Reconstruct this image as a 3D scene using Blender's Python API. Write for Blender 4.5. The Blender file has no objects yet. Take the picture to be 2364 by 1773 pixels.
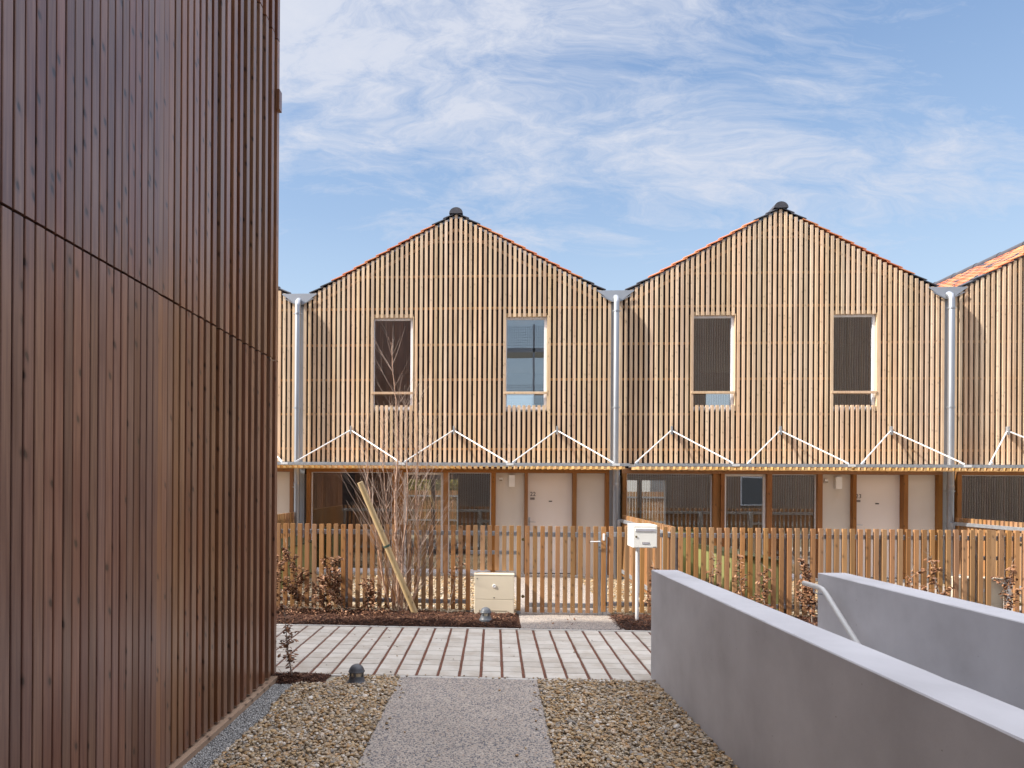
import bpy, math, random
import numpy as np
from mathutils import Vector, Matrix
random.seed(7); rng = np.random.default_rng(7)
sc = bpy.context.scene
C = sc.collection
PI = math.pi

# ------------------------------------------------------------------ helpers
def tag(o, label=None, cat=None, group=None, kind=None):
    if label: o['label'] = label
    if cat: o['category'] = cat
    if group: o['group'] = group
    if kind: o['kind'] = kind
    return o

def thing(name, label, cat, loc=(0, 0, 0), rz=0, group=None):
    o = bpy.data.objects.new(name, None)
    C.objects.link(o); o.location = loc; o.rotation_euler = (0, 0, rz)
    o.empty_display_size = .2
    return tag(o, label, cat, group)

def copy_tree(o, parent=None):
    c = o.copy(); C.objects.link(c); c.parent = parent
    for ch in list(o.children): copy_tree(ch, c)
    return c

class MB:
    def __init__(s): s.v = []; s.f = []; s.m = []; s.cm = 0
    def add(s, vs, fs):
        n = len(s.v); s.v += [tuple(p) for p in vs]
        for f in fs: s.f.append(tuple(i + n for i in f)); s.m.append(s.cm)
    def box(s, x0, x1, y0, y1, z0, z1):
        s.add([(x0,y0,z0),(x1,y0,z0),(x1,y1,z0),(x0,y1,z0),(x0,y0,z1),(x1,y0,z1),(x1,y1,z1),(x0,y1,z1)],
              [(0,3,2,1),(4,5,6,7),(0,1,5,4),(1,2,6,5),(2,3,7,6),(3,0,4,7)])
    def cbox(s, x0, x1, y0, y1, z0, z1, c=.003):
        # upright bar with chamfered long edges
        pts = [(x0+c,y0),(x1-c,y0),(x1,y0+c),(x1,y1-c),(x1-c,y1),(x0+c,y1),(x0,y1-c),(x0,y0+c)]
        s.prism(pts, z0, z1)
    def prism(s, pts, z0, z1):
        n = len(pts)
        s.add([(p[0],p[1],z0) for p in pts] + [(p[0],p[1],z1) for p in pts],
              [tuple(range(n))[::-1], tuple(range(n, 2*n))] + [(i,(i+1)%n,(i+1)%n+n,i+n) for i in range(n)])
    def poly_y(s, pts, y0, y1):
        # polygon in XZ extruded along Y
        n = len(pts)
        s.add([(p[0],y0,p[1]) for p in pts] + [(p[0],y1,p[1]) for p in pts],
              [tuple(range(n)), tuple(range(n, 2*n))[::-1]] + [(i,i+n,(i+1)%n+n,(i+1)%n) for i in range(n)])
    def beam(s, a, b, w, h, up=(0,0,1)):
        a = Vector(a); b = Vector(b); d = (b-a).normalized(); u = Vector(up)
        r = d.cross(u)
        if r.length < 1e-4: r = d.cross(Vector((1,0,0)))
        r.normalize(); u = r.cross(d).normalized()
        vs = []
        for p in (a, b):
            for sx, sz in ((-1,-1),(1,-1),(1,1),(-1,1)):
                vs.append(p + r*sx*w/2 + u*sz*h/2)
        s.add(vs, [(0,1,2,3),(7,6,5,4),(0,4,5,1),(1,5,6,2),(2,6,7,3),(3,7,4,0)])
    def tube(s, pts, rad, n=8, cap=True):
        pts = [Vector(p) for p in pts]; rings = []
        if not hasattr(rad, '__len__'): rad = [rad]*len(pts)
        ref = None
        base = len(s.v)
        for i, p in enumerate(pts):
            d = (pts[min(i+1, len(pts)-1)] - pts[max(i-1, 0)]).normalized()
            if ref is None:
                ref = d.cross(Vector((0,0,1)))
                if ref.length < 1e-3: ref = Vector((1,0,0))
            ref = (ref - d*ref.dot(d))
            if ref.length < 1e-5: ref = d.orthogonal()
            ref.normalize(); b = d.cross(ref)
            for k in range(n):
                a = 2*PI*k/n
                s.v.append(tuple(p + (ref*math.cos(a) + b*math.sin(a))*rad[i]))
        for i in range(len(pts)-1):
            for k in range(n):
                k2 = (k+1) % n
                s.f.append((base+i*n+k, base+i*n+k2, base+(i+1)*n+k2, base+(i+1)*n+k)); s.m.append(s.cm)
        if cap:
            s.f.append(tuple(base+k for k in range(n))[::-1]); s.m.append(s.cm)
            s.f.append(tuple(base+(len(pts)-1)*n+k for k in range(n))); s.m.append(s.cm)
    def lathe(s, prof, cx=0, cy=0, n=24):
        base = len(s.v)
        for r, z in prof:
            for k in range(n):
                a = 2*PI*k/n; s.v.append((cx+r*math.cos(a), cy+r*math.sin(a), z))
        for i in range(len(prof)-1):
            for k in range(n):
                k2 = (k+1) % n
                s.f.append((base+i*n+k, base+i*n+k2, base+(i+1)*n+k2, base+(i+1)*n+k)); s.m.append(s.cm)
        s.f.append(tuple(base+k for k in range(n))[::-1]); s.m.append(s.cm)
        s.f.append(tuple(base+(len(prof)-1)*n+k for k in range(n))); s.m.append(s.cm)
    def build(s, name, mats, parent=None, smooth=None, bevel=None):
        me = bpy.data.meshes.new(name); me.from_pydata(s.v, [], s.f)
        if not isinstance(mats, (list, tuple)): mats = [mats]
        for m in mats: me.materials.append(m)
        if len(mats) > 1: me.polygons.foreach_set('material_index', s.m)
        if smooth is not None:
            me.polygons.foreach_set('use_smooth', [True]*len(me.polygons))
            me.set_sharp_from_angle(angle=math.radians(smooth))
        me.update()
        o = bpy.data.objects.new(name, me); C.objects.link(o)
        if parent: o.parent = parent
        if bevel:
            b = o.modifiers.new('bevel', 'BEVEL'); b.width = bevel; b.segments = 2; b.limit_method = 'ANGLE'
        return o

def np_mesh(name, V, F, mat, smooth=False):
    me = bpy.data.meshes.new(name)
    nf, k = F.shape
    me.vertices.add(len(V)); me.vertices.foreach_set('co', V.astype(np.float32).ravel())
    me.loops.add(nf*k); me.loops.foreach_set('vertex_index', F.astype(np.int32).ravel())
    me.polygons.add(nf)
    me.polygons.foreach_set('loop_start', np.arange(0, nf*k, k, dtype=np.int32))
    me.polygons.foreach_set('loop_total', np.full(nf, k, dtype=np.int32))
    if smooth: me.polygons.foreach_set('use_smooth', np.ones(nf, dtype=bool))
    me.materials.append(mat); me.update(calc_edges=True)
    return me

# ------------------------------------------------------------------ materials
def mat(name):
    m = bpy.data.materials.new(name); m.use_nodes = True
    nt = m.node_tree; nt.nodes.clear()
    out = nt.nodes.new('ShaderNodeOutputMaterial'); b = nt.nodes.new('ShaderNodeBsdfPrincipled')
    nt.links.new(b.outputs[0], out.inputs[0])
    return m, nt, b, out

def N(nt, t, **kw):
    n = nt.nodes.new(t)
    for k, v in kw.items():
        if k in n.inputs: n.inputs[k].default_value = v
        else: setattr(n, k, v)
    return n
def L(nt, a, b): nt.links.new(a, b)

def ramp(nt, fac, stops, interp='LINEAR'):
    r = nt.nodes.new('ShaderNodeValToRGB'); r.color_ramp.interpolation = interp
    e = r.color_ramp.elements
    while len(e) < len(stops): e.new(.5)
    for i, (p, c) in enumerate(stops):
        e[i].position = p; e[i].color = (*c, 1) if len(c) == 3 else c
    L(nt, fac, r.inputs[0]); return r.outputs[0]

def math_(nt, op, a, b=None, c=None):
    n = nt.nodes.new('ShaderNodeMath'); n.operation = op
    for i, x in enumerate((a, b, c)):
        if x is None: continue
        if isinstance(x, (int, float)): n.inputs[i].default_value = x
        else: L(nt, x, n.inputs[i])
    return n.outputs[0]

def mixc(nt, fac, a, b, mode='MIX'):
    n = nt.nodes.new('ShaderNodeMix'); n.data_type = 'RGBA'; n.blend_type = mode
    for i, x in ((0, fac), (6, a), (7, b)):
        if isinstance(x, (int, float)): n.inputs[i].default_value = x
        elif isinstance(x, tuple): n.inputs[i].default_value = (*x, 1) if len(x) == 3 else x
        else: L(nt, x, n.inputs[i])
    return n.outputs[2]

def wood(name, ca, cb, axis='Z', rough=.55, spec=.4, knots=1.0, kdens=1.0, varr=.35, weather=0.0, kscale=1.0):
    """softwood slats: per-piece tint, long grain, scattered knots"""
    m, nt, b, out = mat(name)
    tc = N(nt, 'ShaderNodeTexCoord'); geo = N(nt, 'ShaderNodeNewGeometry'); oi = N(nt, 'ShaderNodeObjectInfo')
    isl = geo.outputs['Random Per Island']
    off = N(nt, 'ShaderNodeCombineXYZ')
    r1 = math_(nt, 'MULTIPLY', isl, 91.7); r2 = math_(nt, 'MULTIPLY', oi.outputs['Random'], 37.3)
    rr = math_(nt, 'ADD', r1, r2)
    for i in range(3): L(nt, rr, off.inputs[i])
    pos = N(nt, 'ShaderNodeVectorMath', operation='ADD'); L(nt, tc.outputs['Object'], pos.inputs[0]); L(nt, off.outputs[0], pos.inputs[1])
    def scaled(s_across, s_along):
        mp = N(nt, 'ShaderNodeMapping')
        s = {'X': (s_along, s_across, s_across), 'Y': (s_across, s_along, s_across), 'Z': (s_across, s_across, s_along)}[axis]
        mp.inputs['Scale'].default_value = s; L(nt, pos.outputs[0], mp.inputs[0]); return mp.outputs[0]
    warp = N(nt, 'ShaderNodeTexNoise'); warp.inputs['Scale'].default_value = 1; L(nt, scaled(6, 1.3), warp.inputs['Vector'])
    wv = N(nt, 'ShaderNodeVectorMath', operation='MULTIPLY_ADD')
    L(nt, warp.outputs['Color'], wv.inputs[0]); wv.inputs[1].default_value = (1.6, 1.6, .4); L(nt, scaled(60, 2.2), wv.inputs[2])
    g = N(nt, 'ShaderNodeTexNoise'); g.inputs['Scale'].default_value = 1; g.inputs['Detail'].default_value = 4; L(nt, wv.outputs[0], g.inputs['Vector'])
    lo = N(nt, 'ShaderNodeTexNoise'); lo.inputs['Scale'].default_value = 1; lo.inputs['Detail'].default_value = 2; L(nt, scaled(3, .9), lo.inputs['Vector'])
    # per-island hash
    wn = N(nt, 'ShaderNodeTexWhiteNoise', noise_dimensions='1D'); L(nt, rr, wn.inputs['W'])
    f = math_(nt, 'ADD', math_(nt, 'MULTIPLY', g.outputs[0], .55), math_(nt, 'MULTIPLY', lo.outputs[0], .45))
    fac = ramp(nt, f, [(.36, (0, 0, 0)), (.64, (1, 1, 1))])
    col = mixc(nt, fac, ca, cb)
    v = math_(nt, 'MULTIPLY_ADD', wn.outputs['Value'], varr*2, 1-varr)
    hsv = N(nt, 'ShaderNodeHueSaturation'); L(nt, col, hsv.inputs['Color']); L(nt, v, hsv.inputs['Value'])
    L(nt, math_(nt, 'MULTIPLY_ADD', N_out(nt, wn, 'Color', 1), .012, .494), hsv.inputs['Hue'])
    L(nt, math_(nt, 'MULTIPLY_ADD', N_out(nt, wn, 'Color', 2), .2, .9), hsv.inputs['Saturation'])
    col = hsv.outputs[0]
    # knots
    vo = N(nt, 'ShaderNodeTexVoronoi', voronoi_dimensions='2D'); vo.inputs['Scale'].default_value = 1; vo.inputs['Randomness'].default_value = 1
    sx = nt.nodes.new('ShaderNodeSeparateXYZ'); L(nt, pos.outputs[0], sx.inputs[0])
    ia, ib, ic = {'X': (1, 2, 0), 'Y': (0, 2, 1), 'Z': (0, 1, 2)}[axis]
    uu = math_(nt, 'ADD', sx.outputs[ia], sx.outputs[ib])
    ku = math_(nt, 'MULTIPLY', uu, 8.5*kdens); kv = math_(nt, 'MULTIPLY_ADD', sx.outputs[ic], 5.6*kdens, math_(nt, 'MULTIPLY', uu, 3.0*kdens))
    kc = nt.nodes.new('ShaderNodeCombineXYZ'); L(nt, ku, kc.inputs[0]); L(nt, kv, kc.inputs[1])
    kw = N(nt, 'ShaderNodeVectorMath', operation='MULTIPLY_ADD'); L(nt, g.outputs['Color'], kw.inputs[0]); kw.inputs[1].default_value = (.15, .15, 0); L(nt, kc.outputs[0], kw.inputs[2])
    L(nt, kw.outputs[0], vo.inputs['Vector'])
    sel = math_(nt, 'LESS_THAN', N_out(nt, vo, 'Color', 0), .38)
    kn = math_(nt, 'MULTIPLY', ramp(nt, vo.outputs['Distance'], [(.07*kscale, (1, 1, 1)), (.12*kscale, (.35, .35, .35)), (.22*kscale, (0, 0, 0))]), sel)
    kn = math_(nt, 'MULTIPLY', kn, .8*knots)
    col = mixc(nt, kn, col, tuple(c*.17 for c in ca))
    if weather:
        wz = N(nt, 'ShaderNodeTexNoise'); wz.inputs['Scale'].default_value = .8; wz.inputs['Detail'].default_value = 5; L(nt, tc.outputs['Object'], wz.inputs['Vector'])
        wf = ramp(nt, wz.outputs[0], [(.42, (0, 0, 0)), (.7, (weather,)*3)])
        col = mixc(nt, wf, col, (.36, .30, .28))
    L(nt, col, b.inputs['Base Color'])
    b.inputs['Roughness'].default_value = rough; b.inputs['Specular IOR Level'].default_value = spec
    bp = N(nt, 'ShaderNodeBump'); bp.inputs['Strength'].default_value = .25; bp.inputs['Distance'].default_value = .003
    L(nt, math_(nt, 'SUBTRACT', g.outputs[0], kn), bp.inputs['Height']); L(nt, bp.outputs[0], b.inputs['Normal'])
    return m

def N_out(nt, node, sock, idx):
    s = nt.nodes.new('ShaderNodeSeparateColor'); L(nt, node.outputs[sock], s.inputs[0]); return s.outputs[idx]

def plain(name, col, rough=.6, metal=0, spec=.5, var=.08, scale=4., bump=0, bscale=60, detail=5, stretch=(1,1,1)):
    m, nt, b, out = mat(name)
    tc = N(nt, 'ShaderNodeTexCoord')
    mp = N(nt, 'ShaderNodeMapping'); mp.inputs['Scale'].default_value = stretch; L(nt, tc.outputs['Object'], mp.inputs[0])
    n = N(nt, 'ShaderNodeTexNoise'); n.inputs['Scale'].default_value = scale; n.inputs['Detail'].default_value = detail
    L(nt, mp.outputs[0], n.inputs['Vector'])
    fac = ramp(nt, n.outputs[0], [(.3, (0, 0, 0)), (.7, (1, 1, 1))])
    L(nt, mixc(nt, fac, tuple(c*(1-var) for c in col), tuple(min(1, c*(1+var)) for c in col)), b.inputs['Base Color'])
    b.inputs['Roughness'].default_value = rough; b.inputs['Metallic'].default_value = metal; b.inputs['Specular IOR Level'].default_value = spec
    if bump:
        n2 = N(nt, 'ShaderNodeTexNoise'); n2.inputs['Scale'].default_value = bscale; n2.inputs['Detail'].default_value = 4; L(nt, tc.outputs['Object'], n2.inputs['Vector'])
        bp = N(nt, 'ShaderNodeBump'); bp.inputs['Strength'].default_value = bump; bp.inputs['Distance'].default_value = .004
        L(nt, n2.outputs[0], bp.inputs['Height']); L(nt, bp.outputs[0], b.inputs['Normal'])
    return m

def glassm(name, tint=(.86, .87, .86), refl=1.0):
    m, nt, b, out = mat(name); nt.nodes.remove(b)
    t = N(nt, 'ShaderNodeBsdfTransparent'); t.inputs[0].default_value = (*tint, 1)
    g = N(nt, 'ShaderNodeBsdfGlossy'); g.inputs['Roughness'].default_value = .004; g.inputs[0].default_value = (refl,)*3+(1,)
    fr = N(nt, 'ShaderNodeFresnel'); fr.inputs[0].default_value = 1.5
    f2 = math_(nt, 'MULTIPLY_ADD', fr.outputs[0], 1.6, .17)
    # slightly wavy float glass
    tc = N(nt, 'ShaderNodeTexCoord'); n = N(nt, 'ShaderNodeTexNoise'); n.inputs['Scale'].default_value = 1.3; L(nt, tc.outputs['Object'], n.inputs['Vector'])
    bp = N(nt, 'ShaderNodeBump'); bp.inputs['Strength'].default_value = .018; bp.inputs['Distance'].default_value = .02
    L(nt, n.outputs[0], bp.inputs['Height']); L(nt, bp.outputs[0], g.inputs['Normal'])
    mx = N(nt, 'ShaderNodeMixShader'); L(nt, f2, mx.inputs[0]); L(nt, t.outputs[0], mx.inputs[1]); L(nt, g.outputs[0], mx.inputs[2])
    L(nt, mx.outputs[0], out.inputs[0]); return m

def island_mat(name, stops, rough=.7, spec=.3, bump=0, speck=0):
    m, nt, b, out = mat(name)
    geo = N(nt, 'ShaderNodeNewGeometry')
    col = ramp(nt, geo.outputs['Random Per Island'], stops)
    tc = N(nt, 'ShaderNodeTexCoord'); n = N(nt, 'ShaderNodeTexNoise'); n.inputs['Scale'].default_value = 45; n.inputs['Detail'].default_value = 3; L(nt, tc.outputs['Object'], n.inputs['Vector'])
    v = math_(nt, 'MULTIPLY_ADD', n.outputs[0], .75, .75)
    hs = N(nt, 'ShaderNodeHueSaturation'); L(nt, col, hs.inputs['Color']); L(nt, v, hs.inputs['Value'])
    L(nt, hs.outputs[0], b.inputs['Base Color']); b.inputs['Roughness'].default_value = rough; b.inputs['Specular IOR Level'].default_value = spec
    return m

def stones_mat(name, scale, stops, rnd=1, bump=.6, dist=.006, detail_cols=None, rough=.8):
    m, nt, b, out = mat(name)
    tc = N(nt, 'ShaderNodeTexCoord')
    vo = N(nt, 'ShaderNodeTexVoronoi'); vo.inputs['Scale'].default_value = scale; L(nt, tc.outputs['Object'], vo.inputs['Vector'])
    col = ramp(nt, N_out(nt, vo, 'Color', 0), stops, 'CONSTANT' if rnd else 'LINEAR')
    n = N(nt, 'ShaderNodeTexNoise'); n.inputs['Scale'].default_value = 1.7; n.inputs['Detail'].default_value = 6; L(nt, tc.outputs['Object'], n.inputs['Vector'])
    v = math_(nt, 'MULTIPLY_ADD', n.outputs[0], .5, .75)
    hs = N(nt, 'ShaderNodeHueSaturation'); L(nt, col, hs.inputs['Color']); L(nt, v, hs.inputs['Value'])
    L(nt, hs.outputs[0], b.inputs['Base Color']); b.inputs['Roughness'].default_value = rough
    bp = N(nt, 'ShaderNodeBump'); bp.inputs['Strength'].default_value = bump; bp.inputs['Distance'].default_value = dist; bp.invert = True
    L(nt, vo.outputs['Distance'], bp.inputs['Height']); L(nt, bp.outputs[0], b.inputs['Normal'])
    return m

M = {}
M['clad'] = wood('larch_slats', (.54, .375, .24), (.73, .55, .38), 'Z', varr=.17, knots=.5, kdens=1.0, weather=.15, kscale=.9)
M['batten'] = wood('larch_battens', (.33, .17, .075), (.43, .24, .11), 'X', varr=.12, knots=.4)
M['fence'] = wood('stained_pickets', (.275, .14, .060), (.385, .21, .095), 'Z', varr=.18, knots=.7, kdens=1.0)
M['fencey'] = wood('canopy_slats', (.50, .30, .125), (.62, .40, .18), 'Y', varr=.14, knots=.5)
M['frame'] = wood('stained_frame', (.24, .105, .035), (.33, .155, .055), 'Z', varr=.1, knots=.6)
M['framex'] = wood('stained_frame_beam', (.24, .105, .035), (.33, .155, .055), 'X', varr=.08, knots=.6)
M['reveal'] = wood('pale_lining', (.56, .41, .25), (.68, .52, .34), 'Z', varr=.05, knots=.3)
M['near'] = wood('near_boards', (.130, .056, .040), (.255, .135, .095), 'Z', rough=.30, spec=1.0, varr=.17, knots=1.1, kdens=1.0, kscale=1.0)
M['near2'] = wood('near_slats', (.165, .070, .037), (.295, .145, .080), 'Z', rough=.30, spec=1.0, varr=.2, knots=1.0, kdens=1.0, kscale=.9)
M['rear'] = wood('rear_slats', (.30, .19, .13), (.40, .27, .19), 'Z', varr=.12, knots=0)
M['sill'] = wood('sill_plank', (.30, .19, .13), (.38, .26, .18), 'Y', varr=.1)
M['stake'] = wood('treated_pole', (.50, .37, .20), (.64, .50, .30), 'Z', varr=.05, knots=.8, kdens=1.2)
M['membrane'] = plain('dark_membrane', (.030, .016, .017), rough=.8, var=.2)
M['zinc'] = plain('zinc_sheet', (.36, .385, .43), rough=.45, metal=.35, var=.10, scale=1.2)
M['pipe'] = plain('galvanised_pipe', (.40, .42, .45), rough=.36, metal=.75, var=.1, scale=3, stretch=(1,1,.3))
M['steel'] = plain('galvanised_steel', (.45, .48, .52), rough=.42, metal=.65, var=.14, scale=14)
M['stay'] = plain('white_galvanised_rod', (.78, .79, .80), rough=.4, metal=.25, var=.04)
M['white'] = plain('white_paint', (.80, .80, .80), rough=.4, var=.02)
M['frame_white'] = plain('white_window_frame', (.78, .78, .82), rough=.35, var=.02)
M['panel'] = plain('beige_panel', (.68, .63, .575), rough=.65, var=.05, scale=1.2)
M['door'] = plain('door_paint', (.80, .74, .70), rough=.45, var=.03, scale=1)
M['letter'] = plain('cream_letterbox', (.82, .81, .76), rough=.35, var=.02)
M['slot'] = plain('slot_grey', (.42, .41, .45), rough=.4, var=.05)
M['black'] = plain('black_plastic', (.015, .014, .014), rough=.5, var=.1)
M['plate'] = plain('grey_plate', (.22, .19, .18), rough=.5, var=.1)
M['cream'] = plain('cream_cabinet', (.74, .65, .50), rough=.55, var=.05, scale=2.5)
M['creamdk'] = plain('cream_cabinet_seam', (.22, .18, .12), rough=.7, var=.05)
M['lamp'] = plain('charcoal_lamp', (.07, .073, .082), rough=.42, var=.08, scale=8)
M['lamp2'] = plain('grey_lamp', (.12, .13, .145), rough=.42, var=.08, scale=8)
M['reflector'] = plain('lamp_reflector', (.62, .57, .46), rough=.2, metal=.5, var=.1, scale=30)
M['brass'] = plain('dull_brass', (.22, .17, .08), rough=.4, metal=.7, var=.1)
M['olive'] = plain('olive_panel', (.215, .22, .085), rough=.5, var=.06, scale=2)
M['olivedk'] = plain('dark_olive_edge', (.04, .045, .02), rough=.5, var=.1)
M['lid'] = plain('pale_lid', (.44, .47, .43), rough=.6, var=.08)
M['rope'] = plain('green_tie', (.06, .10, .07), rough=.7)
M['interior'] = plain('room_plaster', (.60, .57, .53), rough=.9, var=.04)
M['roomfloor'] = plain('room_floor', (.16, .14, .13), rough=.5, var=.05)
M['counter'] = plain('kitchen_counter', (.34, .34, .35), rough=.4, var=.05)
M['glass'] = glassm('window_glass')
M['bark'] = plain('birch_bark', (.46, .29, .20), rough=.7, var=.35, scale=12, stretch=(1,1,2.5))
M['twig'] = plain('birch_twig', (.40, .30, .245), rough=.7, var=.25, scale=6)
M['stem'] = plain('shrub_stem', (.27, .22, .18), rough=.75, var=.3, scale=20)
M['leaf'] = island_mat('dry_beech_leaf', [(0, (.07, .028, .014)), (.35, (.14, .06, .03)), (.7, (.24, .115, .058)), (1, (.38, .22, .13))], rough=.6)
M['pebble'] = island_mat('mixed_pebbles', [(0, (.27, .165, .075)), (.13, (.42, .29, .15)), (.26, (.21, .195, .18)), (.38, (.46, .35, .22)), (.5, (.33, .19, .08)), (.62, (.47, .40, .30)), (.74, (.19, .13, .075)), (.86, (.38, .31, .23)), (.94, (.60, .56, .50)), (1, (.40, .22, .08))], rough=.55)
M['grit'] = island_mat('grey_grit', [(0, (.17, .165, .16)), (.4, (.30, .29, .28)), (.8, (.46, .45, .43)), (1, (.13, .125, .12))], rough=.7)
M['mulch'] = island_mat('bark_chips', [(0, (.030, .013, .009)), (.4, (.062, .025, .015)), (.75, (.105, .045, .026)), (.93, (.17, .08, .045)), (1, (.30, .18, .11))], rough=.8)
M['mulchbase'] = plain('mulch_bed', (.035, .016, .011), rough=.95, var=.5, scale=30)
M['tile'] = island_mat('clay_tiles', [(0, (.34, .085, .04)), (.22, (.42, .13, .055)), (.42, (.50, .235, .105)), (.60, (.36, .10, .055)), (.76, (.47, .20, .10)), (.79, (.055, .055, .07)), (1, (.045, .045, .055))], rough=.6)
M['tiledark'] = plain('dark_tile', (.060, .058, .068), rough=.5, var=.15, scale=9)
M['tileedge'] = island_mat('verge_tiles', [(0, (.52, .155, .07)), (.5, (.60, .21, .09)), (1, (.52, .21, .09))], rough=.6)
M['pebblesheet'] = stones_mat('pebble_sheet', 34, [(0, (.22, .17, .11)), (.2, (.38, .30, .19)), (.4, (.26, .24, .20)), (.6, (.46, .38, .27)), (.8, (.33, .24, .14)), (.92, (.5, .46, .38))], bump=1, dist=.02)
M['gritsheet'] = stones_mat('grit_sheet', 110, [(0, (.17, .17, .18)), (.3, (.29, .29, .31)), (.6, (.38, .38, .39)), (.85, (.22, .22, .23))], bump=1, dist=.008)
M['garden'] = stones_mat('garden_ground', 42, [(0, (.15, .105, .06)), (.2, (.33, .25, .15)), (.45, (.42, .33, .21)), (.7, (.24, .19, .12)), (.85, (.5, .43, .32))], bump=1, dist=.02)

def aggregate():
    m, nt, b, out = mat('exposed_aggregate')
    tc = N(nt, 'ShaderNodeTexCoord')
    wn = N(nt, 'ShaderNodeTexNoise'); wn.inputs['Scale'].default_value = 60; L(nt, tc.outputs['Object'], wn.inputs['Vector'])
    wv = N(nt, 'ShaderNodeVectorMath', operation='MULTIPLY_ADD'); L(nt, wn.outputs['Color'], wv.inputs[0]); wv.inputs[1].default_value = (.015,)*3; L(nt, tc.outputs['Object'], wv.inputs[2])
    vo = N(nt, 'ShaderNodeTexVoronoi'); vo.inputs['Scale'].default_value = 72; L(nt, wv.outputs[0], vo.inputs['Vector'])
    col = ramp(nt, N_out(nt, vo, 'Color', 0), [(0, (.05, .055, .075)), (.30, (.40, .34, .285)), (.44, (.09, .095, .12)), (.64, (.50, .43, .36)), (.78, (.13, .13, .14)), (.92, (.33, .24, .18))], 'CONSTANT')
    edge = ramp(nt, vo.outputs['Distance'], [(.35, (0, 0, 0)), (.6, (1, 1, 1))])
    col = mixc(nt, edge, col, (.36, .31, .265))
    n = N(nt, 'ShaderNodeTexNoise'); n.inputs['Scale'].default_value = 1.1; n.inputs['Detail'].default_value = 7; n.inputs['Roughness'].default_value = .65; L(nt, tc.outputs['Object'], n.inputs['Vector'])
    v = math_(nt, 'MULTIPLY_ADD', n.outputs[0], .6, .72)
    hs = N(nt, 'ShaderNodeHueSaturation'); L(nt, col, hs.inputs['Color']); L(nt, v, hs.inputs['Value'])
    L(nt, hs.outputs[0], b.inputs['Base Color']); b.inputs['Roughness'].default_value = .8
    bp = N(nt, 'ShaderNodeBump'); bp.inputs['Strength'].default_value = .7; bp.inputs['Distance'].default_value = .004; bp.invert = True
    L(nt, vo.outputs['Distance'], bp.inputs['Height']); L(nt, bp.outputs[0], b.inputs['Normal'])
    return m
M['agg'] = aggregate()

def paver():
    m, nt, b, out = mat('concrete_pavers')
    tc = N(nt, 'ShaderNodeTexCoord'); geo = N(nt, 'ShaderNodeNewGeometry')
    col = ramp(nt, geo.outputs['Random Per Island'], [(0, (.49, .445, .385)), (.5, (.555, .515, .455)), (1, (.60, .555, .49))])
    n = N(nt, 'ShaderNodeTexNoise'); n.inputs['Scale'].default_value = 3.5; n.inputs['Detail'].default_value = 8; n.inputs['Roughness'].default_value = .7; L(nt, tc.outputs['Object'], n.inputs['Vector'])
    st = ramp(nt, n.outputs[0], [(.38, (.84, .80, .76)), (.55, (1, 1, 1)), (.8, (1.0, .96, .90))])
    col = mixc(nt, 1.0, col, st, 'MULTIPLY')
    L(nt, col, b.inputs['Base Color']); b.inputs['Roughness'].default_value = .8
    n2 = N(nt, 'ShaderNodeTexNoise'); n2.inputs['Scale'].default_value = 180; L(nt, tc.outputs['Object'], n2.inputs['Vector'])
    bp = N(nt, 'ShaderNodeBump'); bp.inputs['Strength'].default_value = .3; bp.inputs['Distance'].default_value = .002
    L(nt, n2.outputs[0], bp.inputs['Height']); L(nt, bp.outputs[0], b.inputs['Normal'])
    return m
M['paver'] = paver()

def concrete():
    m, nt, b, out = mat('rendered_concrete')
    tc = N(nt, 'ShaderNodeTexCoord')
    n = N(nt, 'ShaderNodeTexNoise'); n.inputs['Scale'].default_value = 1.1; n.inputs['Detail'].default_value = 8; n.inputs['Roughness'].default_value = .6; L(nt, tc.outputs['Object'], n.inputs['Vector'])
    mp = N(nt, 'ShaderNodeMapping'); mp.inputs['Scale'].default_value = (2.3, 2.3, .4); L(nt, tc.outputs['Object'], mp.inputs[0])
    s = N(nt, 'ShaderNodeTexNoise'); s.inputs['Scale'].default_value = 1; s.inputs['Detail'].default_value = 6; L(nt, mp.outputs[0], s.inputs['Vector'])
    f = math_(nt, 'ADD', math_(nt, 'MULTIPLY', n.outputs[0], .85), math_(nt, 'MULTIPLY', s.outputs[0], .15))
    col = ramp(nt, f, [(.36, (.42, .41, .42)), (.5, (.50, .49, .505)), (.64, (.57, .56, .575))])
    # small pits and rust-coloured specks
    vo = N(nt, 'ShaderNodeTexVoronoi'); vo.inputs['Scale'].default_value = 9; L(nt, tc.outputs['Object'], vo.inputs['Vector'])
    pit = ramp(nt, vo.outputs['Distance'], [(.0, (1, 1, 1)), (.03, (.6, .6, .6)), (.045, (0, 0, 0))])
    col = mixc(nt, pit, col, (.16, .14, .12))
    L(nt, col, b.inputs['Base Color']); b.inputs['Roughness'].default_value = .75
    n2 = N(nt, 'ShaderNodeTexNoise'); n2.inputs['Scale'].default_value = 90; n2.inputs['Detail'].default_value = 4; L(nt, tc.outputs['Object'], n2.inputs['Vector'])
    bp = N(nt, 'ShaderNodeBump'); bp.inputs['Strength'].default_value = .2; bp.inputs['Distance'].default_value = .002
    L(nt, n2.outputs[0], bp.inputs['Height']); L(nt, bp.outputs[0], b.inputs['Normal'])
    return m
M['concrete'] = concrete()
M['kerb'] = plain('kerb_concrete', (.50, .47, .43), rough=.8, var=.15, scale=8, bump=.4)
M['joint'] = plain('joint_soil', (.15, .058, .034), rough=.95, var=.45, scale=40, bump=.6, bscale=90)
M['field'] = plain('far_ground', (.20, .18, .13), rough=.95, var=.3, scale=2)
M['hedge'] = island_mat('hedge_leaves', [(0, (.10, .11, .02)), (.5, (.24, .22, .05)), (1, (.42, .36, .10))], rough=.6)
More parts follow.
